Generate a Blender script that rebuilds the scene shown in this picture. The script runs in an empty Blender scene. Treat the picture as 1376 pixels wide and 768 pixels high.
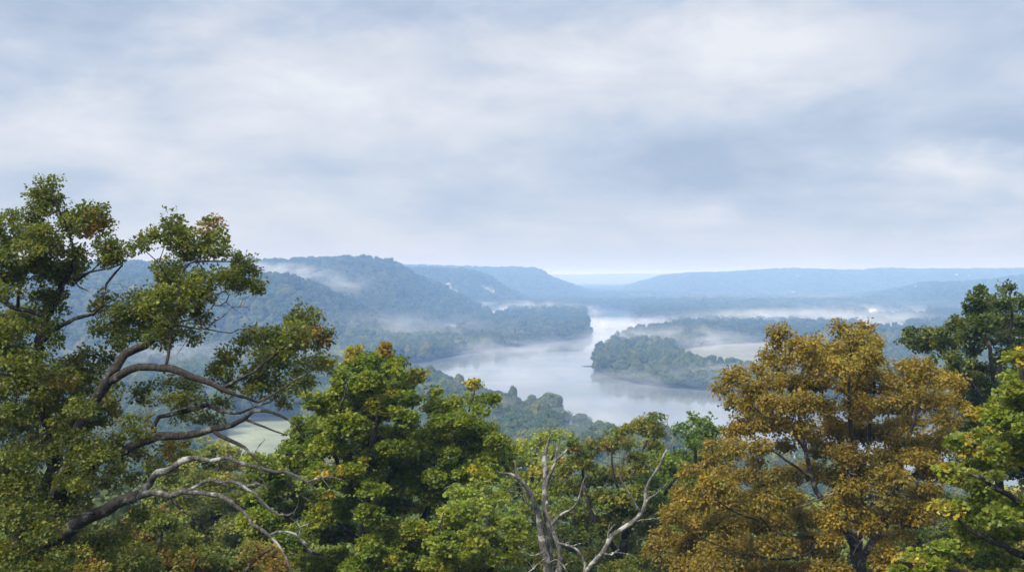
import bpy, math, random
import numpy as np

F = 1475.0            # focal length in photo pixels
HC = 95.0             # camera height above the river
HZ = 368.0            # photo row of the horizon
S = bpy.context.scene
COL = S.collection
rng = np.random.RandomState(7)
R = math.radians

# ------------------------------------------------------------------ helpers
def P(px, py, D):
    return np.array([D * (px - 688.0) / F, D, HC - D * (py - HZ) / F])

def tag(o, label=None, cat=None, group=None, kind=None):
    if label: o['label'] = label
    if cat: o['category'] = cat
    if group: o['group'] = group
    if kind: o['kind'] = kind
    return o

def empty(name, loc=(0, 0, 0)):
    o = bpy.data.objects.new(name, None); COL.objects.link(o)
    o.location = [float(c) for c in loc]; o.empty_display_size = 0.5
    return o

def mesh_np(name, V, faces, loops_per, mat, parent=None, col=None, smooth=False, origin=None):
    """V (n,3); faces (m,k) constant size k, or a list of such arrays"""
    if not isinstance(faces, list): faces = [faces]
    V = np.asarray(V, dtype=np.float32)
    if origin is not None: V = V - np.asarray(origin, dtype=np.float32)
    me = bpy.data.meshes.new(name)
    me.vertices.add(len(V)); me.vertices.foreach_set('co', V.ravel())
    nl = sum(f.size for f in faces); nf = sum(len(f) for f in faces)
    me.loops.add(nl); me.polygons.add(nf)
    me.loops.foreach_set('vertex_index', np.concatenate([f.ravel() for f in faces]).astype(np.int32))
    tot = np.concatenate([np.full(len(f), f.shape[1]) for f in faces]).astype(np.int32)
    st = np.concatenate([[0], np.cumsum(tot)[:-1]]).astype(np.int32)
    me.polygons.foreach_set('loop_start', st)
    me.polygons.foreach_set('loop_total', tot)
    if smooth: me.polygons.foreach_set('use_smooth', np.ones(nf, dtype=bool))
    me.update(calc_edges=True)
    if col is not None:
        a = me.color_attributes.new('tint', 'FLOAT_COLOR', 'POINT')
        c = np.ones((len(V), 4), dtype=np.float32); c[:, :3] = col
        a.data.foreach_set('color', c.ravel())
    if mat: me.materials.append(mat)
    o = bpy.data.objects.new(name, me); COL.objects.link(o)
    if parent is not None: o.parent = parent
    return o

def hash3(i, j, k, seed):
    h = (i * 374761393 + j * 668265263 + k * 2147483647 + seed * 974634777) & 0xffffffff
    h = ((h ^ (h >> 13)) * 1274126177) & 0xffffffff
    return ((h ^ (h >> 16)) & 0xffffff) / float(0xffffff)

def vnoise(x, y, z=0.0, seed=1):
    x = np.asarray(x, dtype=np.float64); y = np.asarray(y, dtype=np.float64); z = np.asarray(z, dtype=np.float64) + 0 * x
    xi = np.floor(x).astype(np.int64); yi = np.floor(y).astype(np.int64); zi = np.floor(z).astype(np.int64)
    fx, fy, fz = x - xi, y - yi, z - zi
    fx = fx * fx * (3 - 2 * fx); fy = fy * fy * (3 - 2 * fy); fz = fz * fz * (3 - 2 * fz)
    r = 0
    for a in (0, 1):
        for b in (0, 1):
            for c in (0, 1):
                w = (fx if a else 1 - fx) * (fy if b else 1 - fy) * (fz if c else 1 - fz)
                r = r + w * hash3(xi + a, yi + b, zi + c, seed)
    return r * 2 - 1

def fbm(x, y, z=0.0, seed=1, oct=4):
    r = 0; a = 1; t = 0
    for k in range(oct):
        r = r + a * vnoise(np.asarray(x) * 2 ** k, np.asarray(y) * 2 ** k, np.asarray(z) * 2 ** k, seed + k); t += a; a *= 0.5
    return r / t

def sstep(t):
    t = np.clip(t, 0, 1); return t * t * (3 - 2 * t)

def inpoly(u, v, poly):
    inside = np.zeros(np.shape(u), dtype=bool)
    n = len(poly)
    for i in range(n):
        x1, y1 = poly[i]; x2, y2 = poly[(i + 1) % n]
        if y1 == y2: continue
        c = ((v >= y1) != (v >= y2)) & (u < (x2 - x1) * (v - y1) / (y2 - y1) + x1)
        inside ^= c
    return inside

# ------------------------------------------------------------------ node helpers
def new_mat(name):
    m = bpy.data.materials.new(name); m.use_nodes = True
    nt = m.node_tree; nt.nodes.clear()
    return m, nt
def N(nt, t, **kw):
    n = nt.nodes.new(t)
    for k, v in kw.items(): setattr(n, k, v)
    return n
def L(nt, a, b): nt.links.new(a, b)
def ramp(nt, fac, stops):
    r = N(nt, 'ShaderNodeValToRGB')
    while len(r.color_ramp.elements) < len(stops): r.color_ramp.elements.new(0.5)
    for e, (p, c) in zip(r.color_ramp.elements, stops):
        e.position = p; e.color = (*c, 1)
    L(nt, fac, r.inputs[0]); return r.outputs[0]
def noise(nt, vec, scale, detail=4, rough=0.55, dist=0.0):
    n = N(nt, 'ShaderNodeTexNoise'); n.inputs['Scale'].default_value = scale
    n.inputs['Detail'].default_value = detail; n.inputs['Roughness'].default_value = rough
    n.inputs['Distortion'].default_value = dist
    if vec is not None: L(nt, vec, n.inputs['Vector'])
    return n.outputs['Fac']
def math_(nt, op, a, b=None, clamp=False):
    n = N(nt, 'ShaderNodeMath', operation=op); n.use_clamp = clamp
    for i, x in enumerate((a, b)):
        if x is None: continue
        if isinstance(x, (int, float)): n.inputs[i].default_value = x
        else: L(nt, x, n.inputs[i])
    return n.outputs[0]
def mixc(nt, f, a, b, mode='MIX'):
    n = N(nt, 'ShaderNodeMix', data_type='RGBA', blend_type=mode)
    for s, x in ((0, f), (6, a), (7, b)):
        if isinstance(x, (int, float)): n.inputs[s].default_value = x
        elif isinstance(x, tuple): n.inputs[s].default_value = (*x, 1)
        else: L(nt, x, n.inputs[s])
    return n.outputs[2]

# ------------------------------------------------------------------ materials
def leaf_material(name, trans=0.35, objrand=0.0, rough=0.5):
    m, nt = new_mat(name)
    a = N(nt, 'ShaderNodeAttribute', attribute_name='tint')
    c = a.outputs['Color']
    if objrand:
        oi = N(nt, 'ShaderNodeObjectInfo')
        k = ramp(nt, oi.outputs['Random'], [(0, (0.68, 0.74, 0.80)), (0.3, (1.0, 0.95, 0.85)), (0.55, (0.85, 1.05, 0.9)), (0.85, (1.45, 1.30, 0.95)), (1.0, (2.0, 1.55, 0.9))])
        c = mixc(nt, objrand, c, k, 'MULTIPLY')
        pn = noise(nt, oi.outputs['Location'], 0.009, 4, 0.6)
        k2 = ramp(nt, pn, [(0.35, (0.75, 0.85, 0.85)), (0.55, (1.0, 1.0, 1.0)), (0.72, (1.75, 1.35, 0.8))])
        c = mixc(nt, 1.0, c, k2, 'MULTIPLY')
    p = N(nt, 'ShaderNodeBsdfPrincipled'); L(nt, c, p.inputs['Base Color'])
    p.inputs['Roughness'].default_value = rough; p.inputs['Specular IOR Level'].default_value = 0.35
    t = N(nt, 'ShaderNodeBsdfTranslucent')
    c2 = mixc(nt, 1.0, c, (1.0, 1.05, 0.45), 'MULTIPLY'); L(nt, c2, t.inputs['Color'])
    mx = N(nt, 'ShaderNodeMixShader'); mx.inputs[0].default_value = trans
    L(nt, p.outputs[0], mx.inputs[1]); L(nt, t.outputs[0], mx.inputs[2])
    o = N(nt, 'ShaderNodeOutputMaterial'); L(nt, mx.outputs[0], o.inputs[0])
    return m

def bark_material(name, dark, light, lich, lich_amt=0.5, scale=14.0):
    m, nt = new_mat(name)
    tc = N(nt, 'ShaderNodeTexCoord')
    mp = N(nt, 'ShaderNodeMapping'); mp.inputs['Scale'].default_value = (1, 1, 0.45); L(nt, tc.outputs['Object'], mp.inputs[0])
    f1 = noise(nt, mp.outputs[0], scale, 6, 0.65)
    c = ramp(nt, f1, [(0.35, dark), (0.65, light)])
    f2 = noise(nt, tc.outputs['Object'], 3.1, 5, 0.6)
    lf = ramp(nt, f2, [(0.62 - 0.25 * lich_amt, (0, 0, 0)), (0.72 - 0.2 * lich_amt, (1, 1, 1))])
    c = mixc(nt, lf, c, lich)
    p = N(nt, 'ShaderNodeBsdfPrincipled'); L(nt, c, p.inputs['Base Color'])
    p.inputs['Roughness'].default_value = 0.9; p.inputs['Specular IOR Level'].default_value = 0.15
    b = N(nt, 'ShaderNodeBump'); b.inputs['Strength'].default_value = 0.6; b.inputs['Distance'].default_value = 0.05
    L(nt, f1, b.inputs['Height']); L(nt, b.outputs[0], p.inputs['Normal'])
    o = N(nt, 'ShaderNodeOutputMaterial'); L(nt, p.outputs[0], o.inputs[0])
    return m

M_LEAF = leaf_material('leaves', 0.45)
M_FAR = leaf_material('distant_foliage', 0.15, objrand=1.0, rough=0.8)
M_BARK = bark_material('oak_bark', (0.014, 0.012, 0.010), (0.05, 0.044, 0.038), (0.17, 0.17, 0.155), 0.25)
M_BARE = bark_material('weathered_limb_bark', (0.022, 0.02, 0.018), (0.11, 0.105, 0.095), (0.29, 0.29, 0.275), 0.35)
M_DEAD = bark_material('dead_wood', (0.04, 0.035, 0.03), (0.16, 0.15, 0.135), (0.36, 0.35, 0.33), 0.4)
M_TRUNK = bark_material('woodland_bark', (0.04, 0.035, 0.03), (0.11, 0.095, 0.08), (0.15, 0.15, 0.13), 0.3, 3)

def simple_mat(name, c1, c2, scale, rough=0.8):
    m, nt = new_mat(name)
    tc = N(nt, 'ShaderNodeTexCoord')
    f = noise(nt, tc.outputs['Object'], scale, 6, 0.6)
    c = ramp(nt, f, [(0.3, c1), (0.7, c2)])
    p = N(nt, 'ShaderNodeBsdfPrincipled'); L(nt, c, p.inputs['Base Color']); p.inputs['Roughness'].default_value = rough
    b = N(nt, 'ShaderNodeBump'); b.inputs['Strength'].default_value = 0.5; L(nt, f, b.inputs['Height']); L(nt, b.outputs[0], p.inputs['Normal'])
    o = N(nt, 'ShaderNodeOutputMaterial'); L(nt, p.outputs[0], o.inputs[0])
    return m
M_ROCK = simple_mat('limestone', (0.14, 0.13, 0.11), (0.36, 0.34, 0.30), 0.12)
M_WALL = simple_mat('white_siding', (0.75, 0.73, 0.70), (0.85, 0.84, 0.82), 0.5)
M_ROOF = simple_mat('metal_roof', (0.6, 0.62, 0.64), (0.8, 0.8, 0.8), 0.4, 0.5)
M_ROOFD = simple_mat('grey_shingle_roof', (0.16, 0.15, 0.15), (0.26, 0.25, 0.24), 0.6)
M_GLASS = simple_mat('window_glass', (0.03, 0.04, 0.05), (0.05, 0.06, 0.07), 0.6, 0.1)
M_STEEL = simple_mat('painted_steel', (0.45, 0.45, 0.46), (0.6, 0.6, 0.6), 0.3, 0.5)

# ------------------------------------------------------------------ terrain
LOCAL_Y = [-50, 0, 6, 15, 30, 50, 90, 150, 230, 310, 330]
LOCAL_Z = [93.6, 93.3, 90.0, 85.5, 79, 72, 60, 43, 21, 4.5, 3.0]

WATER = [(790, 419), (800, 417), (846, 417), (852, 424), (862, 431), (885, 437), (912, 441), (905, 447), (870, 452),
         (835, 460), (808, 472), (800, 486), (802, 498), (818, 508), (850, 516), (900, 522), (960, 525), (1060, 545),
         (1200, 556), (1500, 580), (1900, 610), (1900, 800), (1500, 745), (1200, 690), (1040, 655), (960, 632), (900, 612), (850, 597),
         (800, 588), (740, 576), (690, 562), (650, 552), (612, 537), (585, 522), (562, 511), (540, 503), (500, 500), (470, 494), (520, 490), (570, 487),
         (600, 480), (640, 473), (690, 466), (740, 460), (790, 454), (795, 448), (790, 440), (786, 430)]
INLET = [(655, 424), (668, 420.5), (684, 423), (676, 431), (664, 433)]
# fields: polygon in photo coordinates of the z=0 plane, colour
FIELDS = [
    ([(900, 476), (935, 468), (1000, 463), (1090, 461), (1160, 470), (1160, 505), (1050, 508), (985, 507), (940, 500), (912, 488)], (0.15, 0.155, 0.12)),
    ([(965, 431), (1105, 430), (1115, 438), (1060, 440), (1000, 438)], (0.32, 0.31, 0.26)),
    ([(1088, 415), (1145, 413.5), (1150, 420), (1085, 421)], (0.32, 0.31, 0.26)),
    ([(1010, 399), (1070, 397.5), (1075, 401), (1010, 402)], (0.32, 0.31, 0.26)),
    ([(1160, 421), (1245, 419), (1250, 430), (1165, 433)], (0.24, 0.235, 0.19)),
    ([(1150, 437), (1215, 436), (1225, 452), (1150, 454)], (0.30, 0.30, 0.18)),
    ([(305, 578), (335, 570), (405, 568), (420, 600), (425, 650), (330, 655), (300, 610)], (0.17, 0.19, 0.12)),
    ([(190, 545), (300, 540), (360, 552), (300, 560), (200, 560)], (0.24, 0.26, 0.16)),
    ([(585, 444), (615, 439), (626, 445), (612, 455), (595, 455)], (0.22, 0.23, 0.12)),
    ([(516, 455), (530, 453), (531, 459), (518, 461)], (0.2, 0.2, 0.15)),
    ([(545, 551), (575, 545), (592, 550), (565, 562)], (0.60, 0.57, 0.50)),
]

# crest: (column, row of the crest with its trees, depth of the crest, depth of the foot)
HILLS = [
    dict(back=900, tree=13, pts=[(-2500, 352, 2000, 1200), (100, 355, 1950, 1350), (200, 353, 2050, 1450), (340, 352, 2200, 1600), (380, 351, 2250, 1600),
                                  (440, 348, 2300, 1560), (490, 348, 2300, 1580), (528, 353, 2320, 1660), (543, 362, 2340, 1720),
                                  (580, 380, 2360, 1850), (620, 398, 2400, 1960), (650, 416, 2450, 2150), (672, 432, 2500, 2300), (700, 445, 2550, 2400)]),
    dict(back=420, tree=13, pts=[(-2500, 372, 1450, 850), (100, 372, 1500, 1000), (250, 370, 1560, 1080), (345, 369, 1620, 1150), (385, 371, 1640, 1180),
                                  (415, 379, 1640, 1230), (450, 394, 1630, 1280), (490, 414, 1620, 1330), (530, 437, 1600, 1400), (570, 470, 1600, 1450)]),
    dict(back=900, tree=13, pts=[(300, 362, 3200, 2750), (540, 362, 3200, 2750), (600, 362, 3200, 2750), (636, 365, 3200, 2740), (656, 372, 3200, 2740),
                                  (675, 386, 3200, 2760), (705, 402, 3200, 2800), (735, 412, 3200, 2900), (760, 420, 3200, 3000)]),
    dict(back=1500, tree=13, pts=[(200, 358, 4400, 3700), (530, 358, 4400, 3700), (650, 360.5, 4400, 3700), (705, 360.5, 4400, 3700), (724, 363, 4400, 3700),
                                  (740, 374, 4400, 3720), (772, 386, 4400, 3750), (800, 396, 4400, 3800), (830, 404, 4400, 3900), (870, 408, 4400, 4000)]),
    dict(back=3000, tree=8, pts=[(300, 366.5, 11000, 8500), (760, 367.5, 11000, 8500), (900, 366, 11000, 8500), (1400, 366, 11000, 8500)]),
    dict(back=2500, tree=12, pts=[(815, 398, 5500, 4700), (840, 388, 5500, 4700), (862, 380, 5500, 4700), (890, 372.5, 5500, 4700), (925, 369, 5500, 4700), (970, 368, 5500, 4650), (1000, 366.5, 5500, 4650), (1060, 362.5, 5500, 4600),
                                  (1110, 365, 5500, 4600), (1160, 365, 5500, 4600), (1190, 362.5, 5500, 4600), (1240, 364, 5500, 4600), (1376, 363, 5500, 4500), (3800, 360, 5500, 4500)]),
    dict(back=900, tree=12, pts=[(1060, 415, 3700, 3150), (1120, 407, 3700, 3050), (1160, 399, 3700, 3000), (1200, 391, 3700, 2950), (1240, 382.5, 3700, 2850), (1290, 381, 3700, 2750),
                                  (1330, 378, 3700, 2750), (1376, 372, 3700, 2650), (1500, 366, 3700, 2550), (3800, 360, 3700, 2550)]),
    dict(back=600, tree=14, pts=[(1050, 416, 3100, 2800), (1150, 409, 3100, 2750), (1250, 405, 3100, 2700), (1376, 398, 3000, 2550), (1600, 385, 3000, 2500), (3800, 380, 3000, 2500)]),
]

def water_mask(x, y, grow=0.0):
    yy = np.maximum(y, 1.0)
    wob = 5.0
    xw = x + wob * fbm(x / 45.0, y / 45.0, 0, 31, 3); yw = yy + wob * 2.0 * fbm(x / 60.0, y / 60.0, 0, 41, 3)
    u = 688 + F * xw / yw; v = HZ + HC * F / yw
    m = inpoly(u, v, WATER) | inpoly(u, v, INLET)
    return m & (y > 330)

def field_index(x, y):
    yy = np.maximum(y, 1.0)
    xw = x + 4 * fbm(x / 30.0, y / 30.0, 0, 51, 3); yw = yy + 10 * fbm(x / 60.0, y / 60.0, 0, 61, 3)
    u = 688 + F * xw / yw; v = HZ + HC * F / yw
    r = np.full(np.shape(x), -1)
    for i, (poly, c) in enumerate(FIELDS):
        r[inpoly(u, v, poly) & (y > 400)] = i
    return r

def ground(x, y, wm=None):
    x = np.asarray(x, dtype=np.float64); y = np.asarray(y, dtype=np.float64)
    loc = np.interp(y + 6 * fbm(x / 40.0, y / 40.0, 0, 3, 3) * np.clip((y - 8) / 30, 0, 1), LOCAL_Y, LOCAL_Z)
    yy = np.maximum(y, 200.0)
    u = np.clip(688 + F * x / yy, -2400, 3700)
    base = 2.0 + 0.9 * fbm(x / 120.0, y / 120.0, 0, 5, 3) + 0.0015 * np.clip(y - 2500, 0, 3000)
    h = np.zeros_like(x)
    for k, hl in enumerate(HILLS):
        pts = np.array(hl['pts'], dtype=float)
        py = np.interp(u, pts[:, 0], pts[:, 1], left=pts[0, 1], right=pts[-1, 1])
        Dr = np.interp(u, pts[:, 0], pts[:, 2]); Df = np.interp(u, pts[:, 0], pts[:, 3])
        # end tapers
        zc = HC + (HZ - py) / F * Dr - hl['tree']
        if k in (2, 3, 4): zc = zc * sstep((u - (pts[0, 0] - 400)) / 300)
        if k in (5, 6, 7): zc = zc * sstep((u - (pts[0, 0] - 90)) / 90)
        if k in (0, 1, 2, 3, 4): zc = zc * (1 - sstep((u - pts[-1, 0]) / 60))
        zc = np.maximum(zc - 3.0, 0)
        jit = (Dr - Df) * 0.22 * fbm(u / 55.0, Dr * 0 + k * 3.3, 0, 70 + k, 3)
        t = (y - Df - jit) / (Dr - Df)
        s = np.sin(np.clip(t, 0, 1) * math.pi / 2) ** 1.35
        b = 1 - sstep((y - Dr) / hl['back'])
        hh = zc * s * b
        hh = hh + (s * (1 - s)) * 4 * 15.0 * fbm(x / 120.0, y / 220.0, 0, 80 + k, 4) * np.minimum(zc / 40, 1)
        h = np.maximum(h, hh)
    far = base + h
    far = np.where(y < 300, base, far)
    g = np.where(y < 330, np.maximum(loc, np.where(y > 250, base, 0)), far)
    g = np.maximum(g, np.where(y < 340, loc, -99))
    if wm is None: wm = water_mask(x, y)
    return np.where(wm, -2.5, g)

def gz(x, y): return float(ground(np.array([x]), np.array([y]))[0])

def build_terrain():
    fr = np.arange(-48, 48.01, 0.2)
    rest = np.concatenate([np.arange(52, 180, 6), np.arange(-180, -50, 6)])
    th = np.radians(np.sort(np.concatenate([fr, rest])))
    rad = [0.5, 2, 4, 6, 8]
    while rad[-1] < 30000: rad.append(rad[-1] * (1.0115 if rad[-1] > 300 else 1.03) if rad[-1] < 9000 else rad[-1] * 1.06)
    rad = np.array(rad)
    A, B = np.meshgrid(th, rad)
    X = B * np.sin(A); Y = B * np.cos(A)
    wm = water_mask(X, Y)
    Z = ground(X, Y, np.zeros_like(wm))
    w = wm.astype(float)
    for _ in range(2):
        w = (w + np.roll(w, 1, 0) + np.roll(w, -1, 0) + np.roll(w, 1, 1) + np.roll(w, -1, 1)) / 5
    Z = Z * (1 - w) + (-3.0) * w
    fi = field_index(X, Y)
    colr = np.empty(X.shape + (3,)); n = fbm(X / 25.0, Y / 25.0, 0, 9, 4)[..., None]
    colr[:] = (0.055, 0.065, 0.03); colr = colr * (1 + 0.35 * n)
    colr[w > 0.02] = (0.03, 0.033, 0.02)
    for i, (p, c) in enumerate(FIELDS):
        m = fi == i
        colr[m] = np.array(c) * (1 + 0.30 * n[m] + 0.22 * fbm(X[m] / 70.0, Y[m] / 18.0, 0, 15, 3)[:, None])
    nr, na = X.shape
    idx = np.arange(nr * na).reshape(nr, na)
    a = idx[:-1, :]; b = idx[1:, :]
    a2 = np.roll(a, -1, 1); b2 = np.roll(b, -1, 1)
    q = np.stack([a, a2, b2, b], -1).reshape(-1, 4)
    V = np.stack([X, Y, Z], -1).reshape(-1, 3)
    V = np.concatenate([V, [[0, 0, 93.3]]]); ci = len(V) - 1
    tri = np.stack([idx[0], np.full(na, ci), np.roll(idx[0], -1)], -1)
    C = np.concatenate([colr.reshape(-1, 3), [[0.055, 0.065, 0.03]]])
    m, nt = new_mat('valley_ground')
    at = N(nt, 'ShaderNodeAttribute', attribute_name='tint')
    tc = N(nt, 'ShaderNodeTexCoord')
    f = noise(nt, tc.outputs['Object'], 0.15, 8, 0.65)
    k = ramp(nt, f, [(0.3, (0.7, 0.72, 0.7)), (0.7, (1.25, 1.2, 1.2))])
    c = mixc(nt, 1.0, at.outputs['Color'], k, 'MULTIPLY')
    p = N(nt, 'ShaderNodeBsdfPrincipled'); L(nt, c, p.inputs['Base Color']); p.inputs['Roughness'].default_value = 0.95
    o = N(nt, 'ShaderNodeOutputMaterial'); L(nt, p.outputs[0], o.inputs[0])
    g = mesh_np('ground', V, [q[:, ::-1], tri[:, ::-1]], 4, m, col=C, smooth=True)
    tag(g, kind='structure')

build_terrain()

# river
def build_river():
    m, nt = new_mat('river_water')
    tc = N(nt, 'ShaderNodeTexCoord')
    mp = N(nt, 'ShaderNodeMapping'); mp.inputs['Scale'].default_value = (1, 0.6, 1); L(nt, tc.outputs['Object'], mp.inputs[0])
    f1 = noise(nt, mp.outputs[0], 0.35, 5, 0.6)
    f2 = noise(nt, tc.outputs['Object'], 0.009, 4, 0.6, 1.0)
    rp = ramp(nt, f2, [(0.42, (0.06, 0.06, 0.06)), (0.62, (0.16, 0.16, 0.16))])
    p = N(nt, 'ShaderNodeBsdfPrincipled'); p.inputs['Base Color'].default_value = (0.13, 0.145, 0.15, 1)
    p.inputs['IOR'].default_value = 1.33; L(nt, rp, p.inputs['Roughness'])
    b = N(nt, 'ShaderNodeBump'); b.inputs['Distance'].default_value = 0.25
    s = ramp(nt, f2, [(0.45, (0.03, 0.03, 0.03)), (0.70, (0.22, 0.22, 0.22))]); L(nt, s, b.inputs['Strength'])
    L(nt, f1, b.inputs['Height']); L(nt, b.outputs[0], p.inputs['Normal'])
    o = N(nt, 'ShaderNodeOutputMaterial'); L(nt, p.outputs[0], o.inputs[0])
    V = np.array([[-700, 335, 0], [2600, 335, 0], [2600, 3400, 0], [-700, 3400, 0]], float)
    r = mesh_np('river', V, np.array([[0, 1, 2, 3]]), 4, m); tag(r, kind='structure')
build_river()

# ------------------------------------------------------------------ woodland trees
def crown_mesh(name, seed, nf, fs, h=20.0, rad=6.8, nl=16, z0=4.5, col=(0.062, 0.082, 0.032), poplar=0.0):
    r = np.random.RandomState(seed)
    ld = r.normal(size=(nl, 3)); ld /= np.linalg.norm(ld, axis=1)[:, None]
    ld[:, 2] = ld[:, 2] * 0.9 + 0.15
    rr = r.uniform(0.35, 0.78, nl)
    cz = (h + z0) / 2 + 0.5; hz = (h - z0) / 2
    C = np.stack([ld[:, 0] * rr * rad, ld[:, 1] * rr * rad, cz + ld[:, 2] * rr * hz], -1)
    C = np.concatenate([C, [[0, 0, cz], [0, 0, cz + hz * 0.45]]])
    rs = np.concatenate([r.uniform(0.26, 0.46, nl) * rad, [rad * 0.62, rad * 0.5]])
    rs[:nl] = np.minimum(rs[:nl], h - C[:nl, 2] + 0.5)
    w = rs ** 2 / np.sum(rs ** 2)
    li = r.choice(len(C), nf * 2, p=w)
    d = r.normal(size=(nf * 2, 3)); d /= np.linalg.norm(d, axis=1)[:, None]
    bump = 1 + 0.16 * fbm(d[:, 0] * 3 + li * 7.1, d[:, 1] * 3, d[:, 2] * 3, seed, 2)
    p = C[li] + d * (rs[li] * bump * r.uniform(0.86, 1.05, nf * 2))[:, None]
    # drop those well inside other lobes
    ins = np.zeros(len(p), bool)
    for c, q in zip(C, rs): ins |= (np.linalg.norm(p - c, axis=1) < q * 0.80)
    keep = np.where(~ins)[0][:nf]
    p = p[keep]; d = d[keep]; n = len(p)
    nrm = d + r.normal(size=(n, 3)) * 0.38; nrm[:, 2] += 0.25
    nrm /= np.linalg.norm(nrm, axis=1)[:, None]
    a = np.cross(nrm, r.normal(size=(n, 3))); a /= np.linalg.norm(a, axis=1)[:, None]
    b = np.cross(nrm, a)
    s = (fs * r.uniform(0.6, 1.4, n))[:, None]
    V = np.stack([p + a * s, p + b * s * 0.8, p - a * s, p - b * s * 0.8], 1)
    V[:, 1] -= nrm * s * 0.3; V[:, 3] -= nrm * s * 0.3
    cc = np.array(col)[None] * (1 + 0.35 * r.uniform(-1, 1, (n, 1))) * (1 + 0.08 * r.normal(size=(n, 3)))
    Vv = V.reshape(-1, 3); Fc = np.arange(n * 4).reshape(n, 4)
    # inner leafy core so that the crown is not see-through everywhere
    core_v = []; core_f = []; base = len(Vv)
    for c, q in zip(C, rs):
        u_ = []
        for i in range(5):
            ph = math.pi * (i + 0.5) / 5
            for j in range(7):
                tt = 2 * math.pi * (j + 0.5 * (i % 2)) / 7
                dd = np.array([math.sin(ph) * math.cos(tt), math.sin(ph) * math.sin(tt), math.cos(ph)])
                u_.append(c + dd * q * 0.74 * (1 + 0.2 * r.uniform(-1, 1)))
        for i in range(4):
            for j in range(7):
                core_f.append([base + len(core_v) + i * 7 + j, base + len(core_v) + (i + 1) * 7 + j, base + len(core_v) + (i + 1) * 7 + (j + 1) % 7, base + len(core_v) + i * 7 + (j + 1) % 7])
        core_v += u_
    Vv = np.concatenate([Vv, np.array(core_v)])
    cc = np.repeat(cc, 4, axis=0); cc = np.concatenate([cc, np.tile(np.array(col) * 0.9, (len(core_v), 1))])
    o = mesh_np(name, Vv, np.concatenate([Fc, np.array(core_f)]), 4, M_FAR, col=np.clip(cc, 0.005, 1))
    return o

def trunk_mesh(name, seed, h=20.0):
    r = np.random.RandomState(seed); V = []; Fs = []
    def tube(pts, rs, n=7):
        b = len(V)
        for p, q in zip(pts, rs):
            for j in range(n):
                t = 2 * math.pi * j / n; V.append([p[0] + q * math.cos(t), p[1] + q * math.sin(t), p[2]])
        for i in range(len(pts) - 1):
            for j in range(n):
                Fs.append([b + i * n + j, b + i * n + (j + 1) % n, b + (i + 1) * n + (j + 1) % n, b + (i + 1) * n + j])
    dx, dy = r.uniform(-0.6, 0.6, 2)
    tube([(0, 0, -0.5), (dx * .2, dy * .2, 3), (dx * .5, dy * .5, 7), (dx, dy, 11), (dx * 1.3, dy * 1.2, h * 0.8)], [0.5, 0.38, 0.32, 0.24, 0.08])
    for k in range(6):
        a = r.uniform(0, 6.28); z = r.uniform(5, 10); l = r.uniform(3, 4.5)
        tube([(dx * .5, dy * .5, z), (dx * .5 + math.cos(a) * l * .5, dy * .5 + math.sin(a) * l * .5, z + 2), (dx * .5 + math.cos(a) * l, dy * .5 + math.sin(a) * l, z + 5)], [0.18, 0.12, 0.04], 5)
    return mesh_np(name, np.array(V), np.array(Fs), 4, M_TRUNK, smooth=True)

hiC = [crown_mesh('crown', 11 + i, 5600, 0.36, rad=6.4 + 0.5 * i, nl=24 + 4 * i, z0=1.0, col=c) for i, c in enumerate([(0.068, 0.092, 0.034), (0.090, 0.108, 0.038), (0.055, 0.084, 0.038)])]
hiT = [trunk_mesh('trunk', 21 + i) for i in range(3)]
slC = [crown_mesh('crown', 41 + i, 15000, 0.17, h=17.0, rad=5.2 + 0.4 * i, nl=22 + 3 * i, z0=3.5, col=c) for i, c in enumerate([(0.075, 0.10, 0.025), (0.10, 0.13, 0.03), (0.06, 0.085, 0.028)])]

loProto = []
# individual trees ------------------------------------------------
used = [False] * 3
def wood_tree(name, x, y, h, wide, var, label, group):
    z = gz(x, y)
    t = empty(name, (x, y, z)); tag(t, label, 'tree', group)
    a = random.uniform(0, 6.28)
    for proto, nm in ((hiC[var], 'crown'), (hiT[var], 'trunk')):
        o = proto if not used[var] else proto.copy()
        if used[var]: COL.objects.link(o)
        o.parent = t; o.location = (0, 0, 0); o.rotation_euler = (0, 0, a)
        o.scale = (wide, wide, h / 20.0)
    used[var] = True
    return t

def slope_trees():
    r = np.random.RandomState(404); k = 0
    for y in np.arange(76, 150, 7.5):
        x0 = (-120 - 688) / F * y; x1 = (1500 - 688) / F * y; n = int((x1 - x0) / 7.5)
        for x in np.linspace(x0, x1, n):
            xx = float(x + r.uniform(-2.5, 2.5)); yy = float(y + r.uniform(-2.5, 2.5)); v = k % 3
            t = empty('slope_tree', (xx, yy, gz(xx, yy) - 0.3)); tag(t, 'leafy tree on the dim slope beneath the foreground crowns', 'tree', 'trees on the slope below the overlook')
            a = r.uniform(0, 6.28); s_ = r.uniform(0.85, 1.12)
            for pr in (slC[v], hiT[v]):
                o = pr if (k < 3 and pr is slC[v]) else pr.copy()
                if o is not pr: COL.objects.link(o)
                o.parent = t; o.location = (0, 0, 0); o.rotation_euler = (0, 0, a)
                o.scale = (s_, s_, s_ * r.uniform(0.9, 1.08)) if pr is slC[v] else (s_ * .6, s_ * .6, s_ * .8)
            k += 1

def candidates(y0, y1, spacing_fn, umin, umax, seed):
    """jittered points in depth rows; spacing grows with depth"""
    r = np.random.RandomState(seed); xs = []; ys = []
    y = y0
    while y < y1:
        s = spacing_fn(y)
        x0 = (umin - 688) / F * y; x1 = (umax - 688) / F * y
        n = max(1, int((x1 - x0) / s))
        x = np.linspace(x0, x1, n) + r.uniform(-.5, .5, n) * s
        xs.append(x); ys.append(np.full(n, y) + r.uniform(-.5, .5, n) * s)
        y += s * 0.9
    return np.concatenate(xs), np.concatenate(ys)

slope_trees()
random.seed(5)
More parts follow.
